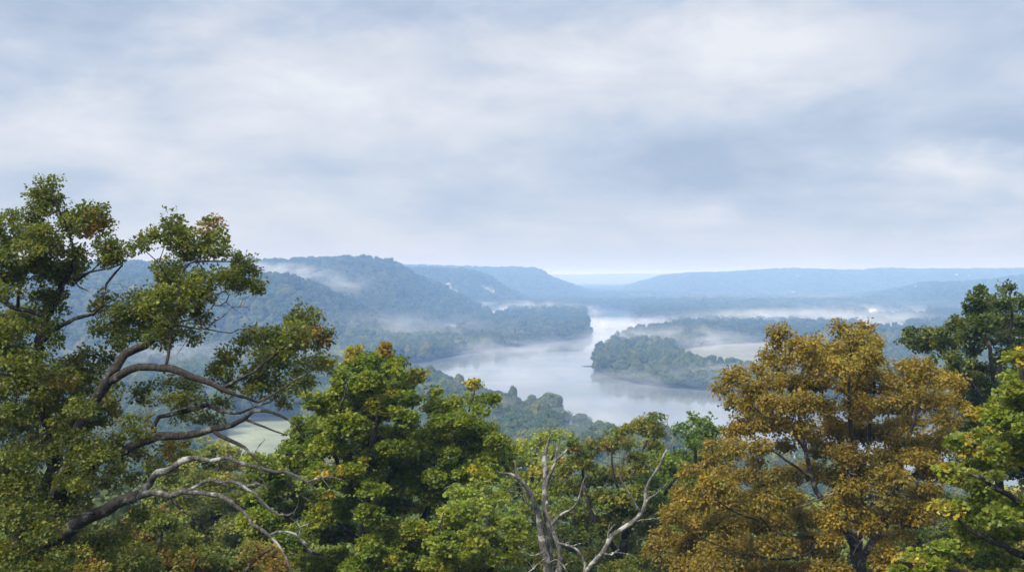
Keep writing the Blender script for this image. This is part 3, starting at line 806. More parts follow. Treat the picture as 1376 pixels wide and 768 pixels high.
oak_bare = [
    # first low limb, upper fork
    [[(185, 665, -2.05, 16), (200, 650, -2.2, 15), (206, 641, -2.2, 14), (224, 630, -2.4, 13), (245, 619, -2.5, 12), (262, 614, -2.6, 11), (285, 617, -2.7, 9.5), (305, 615, -2.8, 9), (325, 620, -2.9, 8.5), (345, 629, -3, 8), (362, 635, -3, 7), (384, 634, -3.1, 6.5), (400, 640, -3.1, 6), (414, 646, -3.2, 5), (421, 652, -3.2, 4), (425, 660, -3.2, 2)],
     [(414, 647, -3.2, 4), (429, 641, -3.3, 3.5), (445, 640, -3.3, 3), (462, 643, -3.4, 1.5)],
     [(428, 641, -3.3, 2), (431, 634, -3.3, 1.6), (434, 627, -3.3, 1)],
     [(432, 642, -3.3, 2), (437, 650, -3.4, 1.5), (446, 657, -3.5, 1)]],
    # lower fork
    [[(185, 666, -2.05, 16), (206, 661, -2.4, 14), (228, 666, -2.6, 12), (245, 660, -2.7, 12), (258, 658, -2.8, 12), (274, 661, -2.9, 10), (296, 666, -3.1, 9), (316, 678, -3.2, 8), (331, 691, -3.3, 8), (341, 705, -3.4, 7.5), (352, 713, -3.5, 7), (362, 720, -3.5, 6), (374, 731, -3.6, 4.5), (383, 748, -3.7, 3.5), (392, 770, -3.8, 2)],
     [(252, 659, -2.8, 8), (263, 651, -2.9, 8), (274, 645, -3, 8), (287, 644, -3, 7), (298, 648, -3.1, 7), (308, 653, -3.1, 5)],
     [(296, 648, -3.2, 4), (309, 647, -3.3, 6), (320, 650, -3.3, 6.5), (333, 659, -3.4, 6), (343, 664, -3.4, 6), (352, 672, -3.5, 5.5), (366, 686, -3.6, 5), (376, 692, -3.6, 4.5), (386, 693, -3.6, 4), (393, 688, -3.6, 3), (398, 680, -3.6, 1.5)],
     [(386, 693, -3.6, 2.5), (394, 700, -3.6, 2.2), (402, 708, -3.7, 2.2), (402, 719, -3.7, 1.8)],
     [(402, 708, -3.7, 2), (410, 703, -3.7, 1.8), (424, 697, -3.7, 1)],
     [(362, 719, -3.5, 5), (372, 714, -3.6, 4.5), (384, 714, -3.6, 4), (397, 717, -3.6, 3.5), (408, 724, -3.7, 3), (416, 731, -3.7, 3), (418, 743, -3.7, 2)],
     [(404, 722, -3.7, 2), (412, 725, -3.7, 2.5), (420, 730, -3.7, 2)]],
    [[(326, 656, -3.1, 4), (334, 652, -3.1, 5), (346, 650, -3.1, 6), (353, 652, -3.1, 5), (359, 657, -3.1, 3)],
     [(358, 655, -3.1, 1.5), (353, 646, -3.1, 1.2), (347, 639, -3.1, 0.8)]],
    # bare twigs above
    [[(236, 432, -0.9, 3), (262, 428, -1.0, 3), (285, 411, -1.1, 2.4), (290, 398, -1.2, 2), (300, 390, -1.2, 1.6), (312, 382, -1.2, 1)],
     [(286, 410, -1.1, 2.4), (295, 410, -1.2, 2.2), (303, 405, -1.3, 2), (306, 395, -1.4, 1.7), (320, 393, -1.5, 1.5), (333, 383, -1.5, 1)],
     [(303, 405, -1.3, 1.8), (312, 413, -1.4, 1.5), (330, 412, -1.5, 1.2), (347, 410, -1.6, 0.8)],
     [(312, 413, -1.4, 1.2), (324, 423, -1.5, 0.8)], [(322, 412, -1.5, 1.2), (327, 402, -1.5, 1.0), (335, 398, -1.5, 0.7)]],
    [[(228, 437, -0.9, 4), (255, 439, -1.1, 3.2), (278, 444, -1.2, 3), (295, 446, -1.3, 2.6), (310, 448, -1.4, 2.6), (320, 442, -1.5, 2.2), (332, 442, -1.6, 1.3)],
     [(278, 442, -1.2, 1.6), (289, 433, -1.3, 1.4), (300, 426, -1.4, 1.2), (309, 417, -1.5, 0.8)],
     [(255, 448, -1.1, 1.6), (247, 462, -1.2, 1.3), (236, 475, -1.2, 0.8)]],
    [[(341, 612, -1.7, 2), (347, 600, -1.8, 1.6), (356, 590, -1.8, 1)], [(327, 601, -1.6, 2), (320, 608, -1.7, 1.6), (313, 616, -1.7, 1)]],
    [[(98, 352, 0, 2.5), (106, 385, 0, 2.4), (115, 390, 0, 2.2), (121, 393, 0, 1.5)]],
]
oak_clumps = [
    (62, 258, 18, 20), (52, 275, 14, 14), (72, 278, 18, 16), (44, 288, 16, 12), (108, 284, 16, 16), (126, 290, 18, 20), (112, 306, 26, 18), (138, 304, 10, 12),
    (95, 300, 14, 14), (8, 272, 6, 5), (10, 290, 12, 10), (6, 310, 20, 20), (38, 308, 26, 14), (60, 318, 30, 18), (90, 330, 26, 16), (30, 335, 34, 20), (75, 350, 34, 18), (108, 345, 14, 16),
    (10, 360, 30, 22), (45, 368, 34, 18), (90, 366, 22, 14), (140, 330, 14, 12), (160, 338, 22, 16), (172, 352, 14, 12), (142, 348, 12, 8), (148, 326, 10, 8),
    (20, 395, 34, 18), (62, 392, 26, 14), (75, 412, 22, 12), (30, 430, 36, 18), (70, 438, 16, 14), (10, 455, 30, 22), (68, 470, 12, 14), (80, 455, 10, 8),
    (233, 296, 14, 12), (226, 310, 22, 12), (204, 320, 16, 14), (186, 330, 10, 8), (240, 322, 18, 14), (252, 330, 20, 14), (282, 302, 12, 14), (292, 300, 12, 10), (275, 318, 16, 14), (298, 318, 14, 16), (290, 334, 14, 12), (304, 334, 9, 10), (262, 340, 18, 12), (250, 310, 12, 10),
    (322, 344, 12, 10), (333, 356, 14, 14), (326, 372, 20, 14), (345, 380, 10, 9), (350, 388, 7, 7), (300, 370, 22, 12), (275, 368, 18, 10), (310, 385, 14, 8), (285, 388, 12, 10),
    (228, 358, 20, 12), (240, 372, 18, 12), (222, 376, 14, 12), (262, 382, 22, 14), (230, 392, 28, 14), (262, 400, 24, 16), (215, 405, 28, 16), (248, 418, 28, 16), (270, 424, 14, 12),
    (190, 400, 20, 12), (175, 412, 20, 14), (200, 425, 28, 16), (160, 425, 18, 14), (232, 432, 26, 14), (188, 445, 26, 14), (150, 450, 22, 16), (215, 455, 20, 14), (128, 440, 12, 14), (132, 415, 9, 12), (140, 400, 8, 8), (98, 425, 8, 6),
    (115, 475, 18, 14), (100, 490, 18, 14), (140, 475, 20, 12), (170, 462, 18, 10), (125, 505, 20, 12), (90, 510, 20, 12), (110, 455, 12, 9),
    (238, 448, 12, 8), (262, 452, 8, 8), (245, 462, 10, 6),
    (414, 420, 14, 12), (398, 428, 14, 12), (424, 432, 8, 12), (385, 440, 18, 12), (402, 448, 20, 14), (372, 452, 16, 12), (430, 455, 14, 16), (345, 445, 14, 10), (352, 458, 22, 14), (392, 468, 26, 16), (428, 478, 20, 18),
    (336, 472, 22, 16), (365, 480, 26, 16), (405, 492, 26, 16), (310, 470, 18, 12), (290, 478, 16, 12), (272, 472, 14, 10), (300, 495, 22, 14), (335, 500, 26, 14), (370, 508, 28, 16), (268, 498, 14, 8), (400, 515, 22, 14), (310, 515, 22, 10), (345, 528, 24, 12), (378, 532, 22, 12),
    (440, 495, 12, 14), (330, 452, 10, 8),
    (255, 520, 18, 10), (235, 535, 18, 12), (270, 535, 18, 10), (300, 540, 16, 8), (205, 540, 12, 12), (192, 555, 12, 12), (210, 520, 18, 8), (245, 560, 16, 8), (285, 562, 12, 7), (186, 530, 10, 12), (230, 510, 10, 6), (270, 560, 10, 8),
    # dense lower left mass
    (20, 480, 34, 20), (70, 500, 26, 18), (15, 520, 34, 24), (65, 530, 34, 20), (110, 530, 28, 18), (150, 530, 24, 18), (130, 555, 30, 20), (30, 560, 36, 22), (90, 565, 34, 18), (165, 560, 22, 16), (180, 580, 20, 12), (145, 590, 30, 16), (110, 600, 34, 20), (40, 600, 36, 20), (180, 610, 20, 14), (150, 625, 28, 16),
    (237, 598, 14, 10), (232, 614, 12, 12), (245, 588, 8, 10), (222, 598, 9, 8), (205, 612, 12, 9), (200, 628, 12, 9), (182, 640, 14, 10), (250, 602, 8, 14),
    (15, 640, 34, 22), (110, 645, 34, 18), (150, 650, 24, 12), (20, 690, 30, 24), (75, 685, 34, 16), (110, 670, 28, 14), (50, 725, 36, 20), (95, 720, 30, 20), (130, 735, 34, 22), (20, 760, 36, 24), (85, 765, 40, 22), (150, 765, 34, 20), (160, 715, 22, 14), (60, 650, 18, 12), (185, 690, 14, 8), (170, 745, 28, 20), (195, 765, 26, 18),
    (20, 560, 26, 14, -2.9), (30, 610, 30, 16, -3), (110, 580, 22, 12, -2.8), (15, 650, 26, 16, -3), (100, 625, 20, 10, -3), (135, 612, 18, 9, -3),
    (30, 690, 28, 14, -3.2), (105, 655, 20, 10, -3.4), (60, 715, 24, 12, -3.4), (20, 740, 30, 16, -3.4), (90, 745, 30, 14, -3.6), (50, 765, 34, 14, -3.6), (125, 765, 26, 12, -3.8), (30, 480, 24, 14, -2.4), (70, 505, 18, 12, -2.2), (20, 440, 24, 14, -2.2), (110, 545, 20, 12, -3),
    # off frame to the left and below
    (-40, 330, 50, 40, None, .3), (-60, 400, 60, 50, None, .3), (-50, 480, 60, 50, None, .3), (-60, 570, 60, 50, None, .3), (-60, 670, 60, 60, None, .3), (-30, 780, 60, 40, None, .3), (60, 820, 80, 40, None, .3), (180, 810, 60, 30, None, .3),
]
grow_tree('oak_tree', 'big spreading oak with olive leaves and bare crooked grey limbs at the left', 'tree', 30, oak_limbs, oak_clumps, OLIVE, 3,
          leaf=0.086, per=28, tuft=0.215, dens=0.90, thick=1.9, lw=0.30, bare=oak_bare, flat=0.75,
          accents=[(130, 300, 16, (0.20, 0.11, 0.02), .6), (290, 300, 14, (0.20, 0.11, 0.02), .5), (425, 450, 14, (0.20, 0.10, 0.025), .6), (240, 590, 16, (0.20, 0.11, 0.03), .5), (40, 600, 40, (0.22, 0.15, 0.03), .10), (130, 740, 60, (0.22, 0.12, 0.03), .08), (230, 410, 45, (0.16, 0.17, 0.03), .5), (80, 340, 40, (0.15, 0.155, 0.03), .35)])

# ---- the maple in the middle left
maple_limbs = [
    [(498, 900, 0, 26), (494, 820, 0, 22), (494, 760, 0, 18), (492, 720, 0, 16), (490, 680, 0.1, 14), (496, 640, 0.2, 12), (500, 600, 0.3, 10), (508, 560, 0.3, 8), (515, 530, 0.2, 5), (520, 500, 0.1, 3), (519, 480, 0, 2)],
    [(492, 730, 0, 12), (508, 690, 0.8, 10), (520, 650, 1, 9), (540, 610, 1.2, 6), (552, 570, 1.3, 4), (556, 520, 1.2, 2.5)],
    [(494, 770, 0, 14), (545, 725, 0.8, 12), (566, 700, 1, 10), (582, 668, 1, 9), (594, 645, 1, 7), (606, 610, 0.8, 6), (622, 575, 0.8, 4), (634, 540, 0.6, 2.5), (637, 520, 0.5, 1.6)],
    [(586, 660, 1, 6), (610, 646, 0.8, 4.5), (640, 640, 0.8, 3)],
    [(592, 648, 1, 5), (592, 610, 1, 4), (590, 570, 1, 3), (588, 540, 1, 2)],
    [(492, 690, 0.1, 9), (465, 650, -0.6, 7), (450, 610, -1, 6), (450, 570, -1, 4), (462, 530, -1, 3), (476, 490, -.8, 2)],
    [(492, 735, 0, 9), (450, 700, -1, 7), (410, 670, -1.3, 5), (375, 640, -1.3, 3.5), (350, 620, -1.2, 2)],
    [(494, 790, 0, 9), (440, 750, -1.6, 7), (390, 730, -2, 5), (350, 710, -2, 3)],
    [(496, 790, 0, 9), (560, 770, -2, 7), (620, 750, -2, 4)],
]
maple_clumps = [
    (492, 690, 18, 12, -3.2), (500, 735, 20, 12, -3.4), (480, 760, 22, 12, -3.4), (550, 710, 18, 10, -3), (505, 655, 20, 10, -3), (475, 625, 22, 12, -2.5), (530, 600, 20, 10, -2), (430, 690, 24, 12, -2.8), (585, 640, 20, 10, -2), (600, 610, 20, 10, -1.5),
    (519, 466, 5, 6, 0), (477, 467, 5, 6, 0), (637, 512, 5, 6, 0), (562, 503, 6, 5, 0), (500, 482, 8, 6, 0), (586, 526, 6, 6, 0), (662, 532, 6, 5, 0), (610, 540, 8, 6, 0), (460, 500, 8, 6, 0), (684, 612, 9, 6, 0), (338, 616, 8, 6, 0), (408, 560, 10, 7, 0),
    (478, 478, 12, 10), (486, 492, 16, 12), (470, 500, 14, 12), (518, 474, 10, 8), (524, 488, 16, 12), (510, 500, 18, 12), (538, 500, 12, 12), (497, 515, 24, 14), (528, 520, 26, 14), (552, 506, 14, 8), (560, 512, 7, 7), (458, 520, 20, 14), (540, 535, 24, 12), (478, 535, 26, 14), (445, 545, 24, 14), (510, 548, 28, 14), (545, 556, 20, 14),
    (428, 570, 24, 14), (465, 570, 28, 14), (500, 580, 28, 14), (540, 582, 24, 14), (420, 540, 16, 12), (405, 565, 14, 14),
    (637, 520, 9, 8), (636, 532, 12, 9), (625, 545, 14, 10), (586, 533, 10, 8), (588, 546, 14, 10), (605, 552, 16, 10), (658, 538, 9, 7), (650, 550, 14, 10), (618, 566, 24, 12), (650, 572, 20, 14), (592, 572, 20, 14), (638, 590, 28, 14), (665, 590, 14, 12), (600, 595, 26, 14), (570, 590, 14, 12), (672, 604, 16, 9), (620, 614, 30, 14), (655, 614, 24, 12), (570, 612, 22, 12), (678, 625, 14, 9), (640, 636, 30, 12), (600, 636, 26, 12),
    (346, 622, 14, 10), (360, 634, 20, 12), (385, 612, 20, 14), (400, 592, 18, 12), (372, 650, 26, 12), (410, 622, 26, 14), (440, 600, 26, 14), (475, 608, 28, 14), (515, 612, 28, 14), (545, 625, 24, 14),
    (350, 668, 26, 14), (395, 655, 26, 14), (435, 640, 28, 14), (475, 645, 26, 14), (515, 645, 24, 14), (555, 650, 24, 14), (585, 665, 18, 10),
    (345, 700, 28, 16), (385, 690, 28, 14), (425, 675, 28, 14), (465, 680, 22, 14), (525, 680, 26, 14), (565, 685, 20, 12),
    (350, 735, 28, 16), (395, 725, 28, 16), (440, 712, 28, 14), (465, 715, 16, 14), (520, 712, 24, 14), (550, 728, 26, 14), (585, 715, 22, 12),
    (350, 765, 30, 16), (400, 760, 30, 16), (445, 750, 28, 14), (475, 762, 24, 14), (520, 750, 26, 14), (565, 762, 28, 14), (610, 765, 24, 12),
    (400, 800, 50, 20, None, .4), (480, 810, 50, 20, None, .4), (560, 800, 50, 20, None, .4), (450, 840, 80, 30, None, .2), (560, 850, 60, 30, None, .2),
]
grow_tree('maple_tree', 'leafy green maple with yellowing twig ends in the middle of the row', 'tree', 47, maple_limbs, maple_clumps, MAPLE, 8,
          leaf=0.118, per=32, tuft=0.30, dens=1.95, thick=3.5, lw=0.42, flat=0.5, bark=M_BARK,
          accents=[(440, 660, 10, (0.32, 0.17, 0.02), .8), (440, 630, 12, (0.30, 0.22, 0.03), .6), (556, 765, 10, (0.34, 0.19, 0.03), .8), (480, 472, 14, (0.22, 0.17, 0.03), .7), (520, 470, 14, (0.22, 0.15, 0.03), .7), (636, 520, 14, (0.24, 0.18, 0.03), .6), (560, 508, 8, (0.22, 0.14, 0.03), .6)])

# ---- yellow green maple lower right of it
ym_limbs = [
    [(640, 900, 0, 18), (642, 830, 0, 16), (645, 780, 0, 13), (650, 740, 0, 10), (655, 700, 0, 7), (655, 670, 0, 4)],
    [(645, 790, 0, 9), (605, 755, -0.6, 7), (590, 720, -0.6, 4), (596, 690, -0.6, 2)],
    [(645, 780, 0, 9), (680, 740, -0.5, 6), (694, 715, -0.5, 4), (690, 690, -0.5, 2)],
]
ym_clumps = [
    (618, 668, 20, 12), (642, 660, 16, 10), (600, 682, 18, 12), (635, 684, 26, 12), (665, 672, 16, 10), (686, 664, 10, 8, 1), (700, 672, 8, 6, 1), (668, 692, 22, 12), (610, 702, 26, 12), (645, 708, 26, 12), (690, 700, 16, 12), (598, 728, 24, 12), (632, 732, 28, 12), (670, 724, 24, 12), (700, 726, 12, 10), (706, 716, 10, 8), (590, 752, 24, 12), (626, 756, 28, 12), (665, 750, 28, 12), (694, 752, 18, 12), (640, 775, 50, 14), (690, 775, 20, 10),
    (640, 810, 60, 22, None, .4), (650, 850, 50, 26, None, .2),
]
grow_tree('maple_tree', 'rounded yellow green maple below and right of the taller green maple', 'tree', 42, ym_limbs, ym_clumps, YELLOW, 18,
          leaf=0.12, per=30, tuft=0.31, dens=1.5, thick=1.9, lw=0.42, flat=0.5)

# ---- pale yellow tree behind the dead snag
pt_limbs = [[(712, 800, 0, 11), (712, 720, 0, 9), (714, 660, 0, 7), (718, 620, 0, 5), (726, 590, 0, 3)], [(712, 690, 0, 5), (690, 640, 0.5, 4), (672, 610, 0.5, 2.5)], [(714, 660, 0, 5), (740, 620, -0.6, 3), (752, 590, -0.6, 2)]]
pt_clumps = [(735, 584, 14, 8), (752, 588, 12, 8), (722, 594, 12, 10), (700, 600, 14, 8), (680, 600, 12, 8), (668, 612, 12, 10), (690, 618, 16, 10), (715, 614, 14, 9), (745, 604, 16, 8), (675, 632, 16, 10), (705, 638, 16, 10), (735, 632, 16, 12), (758, 622, 10, 10), (690, 655, 18, 10), (720, 660, 18, 10), (675, 670, 14, 8), (748, 655, 14, 10), (700, 684, 20, 10), (735, 690, 20, 12), (720, 720, 24, 12), (700, 745, 24, 12), (740, 750, 26, 14), (720, 790, 30, 20, None, .4)]
grow_tree('young_tree', 'thin pale yellow green tree standing just behind the forked dead tree', 'tree', 58, pt_limbs, pt_clumps, YELLOW, 28,
          leaf=0.14, per=22, tuft=0.34, dens=0.8, thick=2.2, lw=0.38, flat=0.6)

# ---- mixed tree behind the dead tree, centre right
mx_limbs = [[(835, 900, 0, 18), (835, 800, 0, 15), (838, 740, 0, 12), (842, 690, 0, 9), (850, 640, 0, 6), (866, 600, 0, 4), (876, 575, 0, 2)], [(836, 750, 0, 9), (800, 700, -1, 7), (785, 650, -1, 5), (785, 610, -1, 2.5)],
            [(838, 720, 0, 8), (880, 680, 1, 6), (910, 640, 1, 4), (925, 610, 1, 2)], [(842, 690, 0, 6), (825, 640, -1, 4), (822, 600, -1, 2.5)]]
mx_clumps = [(878, 562, 10, 8), (868, 574, 14, 9), (884, 580, 12, 9), (855, 572, 12, 8), (838, 580, 12, 8), (822, 580, 8, 7), (850, 592, 18, 10), (876, 598, 16, 10), (818, 594, 14, 9), (786, 590, 9, 6), (772, 598, 10, 8), (795, 602, 14, 9), (825, 610, 20, 12), (855, 616, 20, 12), (785, 618, 20, 12), (762, 628, 14, 12), (890, 618, 16, 10), (905, 630, 16, 10), (835, 636, 24, 12), (800, 642, 22, 12), (770, 652, 18, 12), (870, 642, 22, 12), (905, 655, 18, 12), (925, 645, 14, 10), (845, 664, 26, 14), (805, 672, 26, 12), (770, 684, 22, 14), (880, 676, 24, 12), (915, 682, 20, 12), (835, 695, 28, 14), (795, 708, 26, 14), (875, 708, 26, 14), (765, 722, 22, 14), (910, 715, 20, 14), (830, 730, 28, 14), (870, 745, 28, 16), (800, 748, 26, 14), (765, 760, 24, 14), (840, 770, 34, 14), (905, 755, 26, 16), (840, 820, 70, 26, None, .3)]
grow_tree('maple_tree', 'dense green tree with russet tufts filling the centre behind the dead tree', 'tree', 55, mx_limbs, mx_clumps, MIXED, 38,
          leaf=0.13, per=28, tuft=0.36, dens=1.3, thick=2.8, lw=0.40, flat=0.6,
          accents=[(825, 605, 24, (0.15, 0.105, 0.02), .7), (775, 600, 14, (0.18, 0.13, 0.03), .6), (870, 566, 14, (0.16, 0.15, 0.03), .6), (900, 650, 40, (0.11, 0.17, 0.018), .8)])

# ---- green tree between it and the orange tree
gr_limbs = [[(940, 880, 0, 15), (938, 780, 0, 12), (935, 700, 0, 9), (935, 640, 0, 6), (935, 590, 0, 3)], [(936, 700, 0, 5), (910, 650, 0.5, 4), (905, 600, 0.5, 2)], [(936, 690, 0, 5), (960, 640, -.5, 4), (965, 600, -.5, 2)]]
gr_clumps = [(935, 562, 10, 7), (950, 566, 12, 8), (922, 572, 10, 8), (912, 580, 7, 7), (938, 580, 18, 9), (960, 578, 12, 10), (925, 595, 14, 9), (955, 598, 18, 10), (915, 612, 16, 10), (940, 618, 20, 12), (970, 615, 16, 12), (905, 636, 16, 12), (935, 645, 22, 12), (970, 645, 20, 14), (920, 672, 24, 14), (960, 680, 26, 14), (935, 710, 30, 16), (940, 750, 34, 18), (900, 690, 14, 14), (940, 790, 34, 20, None, .4)]
grow_tree('young_tree', 'bright green small tree peeping up left of the orange brown tree', 'tree', 62, gr_limbs, gr_clumps, [((0.06, 0.10, 0.02), 3), ((0.09, 0.14, 0.02), 3), ((0.13, 0.17, 0.03), 2)], 48,
          leaf=0.15, per=24, tuft=0.40, dens=1.05, thick=2.4, lw=0.40, flat=0.6)

# ---- orange brown hickory
hk_limbs = [
    [(1152, 900, 0, 30), (1153, 820, 0, 26), (1154, 768, 0, 22), (1151, 735, 0, 20), (1150, 700, 0, 16), (1155, 676, 0.1, 13), (1156, 640, 0.2, 10), (1150, 600, 0.2, 8), (1142, 560, 0.2, 6), (1140, 520, 0.1, 4), (1143, 480, 0, 3), (1143, 445, 0, 2)],
    [(1152, 740, 0, 14), (1136, 712, -0.6, 12), (1122, 690, -0.8, 10), (1108, 672, -1, 8), (1097, 660, -1, 8), (1090, 635, -1, 7), (1083, 607, -1, 6), (1078, 580, -0.9, 4), (1066, 540, -0.8, 3), (1056, 500, -0.7, 2.5), (1054, 460, -0.6, 1.6)],
    [(1153, 760, 0, 15), (1172, 728, 0.8, 13), (1186, 708, 1, 11), (1200, 680, 1, 9), (1206, 650, 1, 8), (1216, 610, 1, 6), (1226, 570, 1, 4.5), (1240, 530, 1, 3), (1250, 505, 1, 2)],
    [(1126, 722, -0.6, 6), (1102, 721, -1.4, 5), (1074, 720, -1.8, 4.5), (1047, 718, -2, 3.5), (1030, 706, -2, 3), (1020, 696, -2, 2)],
    [(1090, 640, -1, 5), (1062, 622, -1.2, 4), (1040, 606, -1.3, 3), (1015, 590, -1.3, 2.5), (990, 560, -1.3, 1.8)],
    [(1083, 607, -1, 5), (1070, 590, -1, 4), (1040, 570, -1, 3), (1010, 545, -1, 2)],
    [(1156, 650, 0.2, 7), (1166, 600, 0.8, 6), (1170, 560, 1, 5), (1176, 520, 1, 3.5), (1174, 470, 1, 2)],
    [(1156, 640, 0.2, 6), (1130, 600, 0.6, 5), (1112, 560, 0.8, 4), (1104, 520, 0.9, 3), (1098, 470, 0.9, 2)],
    [(1206, 655, 1, 6), (1236, 630, 0.8, 4), (1262, 600, 0.6, 3), (1282, 565, 0.5, 2)],
    [(1102, 721, -1.4, 5), (1080, 745, -2, 4), (1040, 750, -2.4, 3), (990, 740, -2.6, 2), (940, 720, -2.6, 1.5)],
    [(1020, 700, -2, 2.5), (990, 690, -2.2, 2.2), (960, 670, -2.3, 1.8)],
]
hk_clumps = [
    (1143, 434, 12, 8), (1128, 440, 12, 9), (1160, 442, 12, 9), (1145, 452, 22, 10), (1174, 458, 12, 12), (1052, 446, 14, 8), (1060, 458, 14, 9), (1044, 462, 10, 8), (1098, 458, 12, 8), (1110, 468, 18, 10), (1085, 470, 12, 10), (1140, 470, 24, 12), (1166, 476, 18, 12),
    (1130, 700, 22, 12, -3.2), (1165, 705, 20, 12, -3.2), (1120, 725, 16, 10, -3.4), (1180, 735, 20, 12, -3.4), (1150, 680, 22, 10, -3), (1140, 655, 20, 10, -3), (1195, 755, 22, 12, -3), (1120, 765, 22, 10, -3.3), (1020, 600, 18, 7), (1015, 620, 14, 6), (1085, 580, 14, 10), (1200, 640, 24, 12, -3), (1240, 615, 20, 12, -2.6), (1235, 690, 18, 12, -2.8),
    (1030, 480, 10, 9), (1046, 482, 16, 12), (1066, 486, 16, 12), (1098, 486, 22, 12), (1130, 492, 26, 12), (1165, 496, 22, 12), (1200, 488, 20, 12), (1225, 486, 14, 9), (1240, 494, 16, 9), (1020, 496, 10, 8),
    (982, 508, 12, 8), (996, 504, 12, 9), (968, 520, 7, 9), (1008, 520, 18, 12), (1036, 512, 20, 12), (1066, 512, 22, 14), (1100, 512, 22, 12), (1150, 518, 26, 14), (1188, 514, 26, 14), (1225, 510, 24, 14), (1258, 508, 16, 12), (1283, 512, 14, 8), (1290, 520, 9, 8),
    (985, 535, 14, 10), (1010, 545, 20, 12), (1042, 540, 22, 12), (1074, 542, 22, 12), (1104, 545, 18, 12), (1160, 548, 26, 14), (1200, 545, 26, 14), (1240, 538, 24, 14), (1274, 534, 18, 12), (1290, 545, 12, 10),
    (1005, 570, 22, 12), (1040, 568, 22, 12), (1072, 572, 18, 12), (1118, 572, 20, 12), (1150, 580, 26, 14), (1190, 578, 26, 14), (1230, 570, 26, 14), (1268, 562, 20, 14), (984, 575, 12, 9), (966, 596, 14, 8), (985, 600, 18, 9),
    (1055, 596, 14, 8), (1105, 600, 22, 12), (1138, 612, 26, 14), (1180, 612, 26, 14), (1220, 605, 26, 14), (1256, 596, 20, 14), (1275, 590, 12, 12),
    (950, 615, 16, 9), (975, 625, 22, 10), (1000, 640, 22, 10), (935, 636, 18, 10), (962, 650, 26, 12), (1060, 635, 22, 10), (1096, 630, 18, 12), (1030, 648, 20, 9), (1125, 640, 24, 14), (1175, 640, 24, 14), (1215, 640, 26, 14), (1250, 630, 22, 12),
    (915, 662, 18, 10), (940, 676, 26, 12), (985, 672, 26, 12), (1020, 672, 26, 12), (1060, 665, 24, 12), (1130, 668, 18, 10), (1190, 668, 22, 12), (1230, 664, 24, 12), (1252, 655, 14, 10),
    (905, 690, 20, 10), (935, 704, 26, 12), (975, 702, 28, 14), (1015, 704, 28, 12), (1055, 696, 26, 12), (1090, 694, 22, 12), (1120, 700, 18, 10), (1180, 694, 20, 12), (1220, 692, 26, 12), (1248, 690, 16, 10),
    (895, 716, 18, 10), (925, 730, 26, 12), (965, 732, 28, 14), (1005, 736, 28, 12), (1045, 732, 26, 10), (1085, 728, 24, 12), (1118, 738, 16, 12), (1195, 720, 20, 10), (1225, 718, 20, 10),
    (885, 742, 20, 10), (915, 758, 28, 12), (960, 762, 28, 12), (1005, 766, 28, 12), (1050, 764, 28, 10), (1095, 762, 20, 10), (1000, 800, 80, 24, None, .3), (1100, 810, 60, 24, None, .2), (1220, 800, 40, 30, None, .2),
]
grow_tree('hickory_tree', 'large orange brown autumn tree with dark forked trunk at the right', 'tree', 45, hk_limbs, hk_clumps, HICK, 58,
          leaf=0.125, per=31, tuft=0.31, dens=1.75, thick=3.2, lw=0.26, flat=0.8, droop=0.45,
          accents=[(1170, 470, 40, (0.22, 0.19, 0.03), .3), (1060, 690, 60, (0.15, 0.15, 0.03), .25)],
          bare=[[[(1070, 682, -3, 1.6), (1100, 672, -3.2, 2), (1118, 664, -3.3, 2), (1126, 660, -3.3, 1.2)]], [[(1146, 745, -3, 2.4), (1156, 726, -3.1, 2), (1166, 716, -3.1, 1.6), (1175, 735, -3.1, 1)], [(1156, 726, -3.1, 1.4), (1140, 716, -3.2, 1.2), (1132, 722, -3.2, .8)]]])

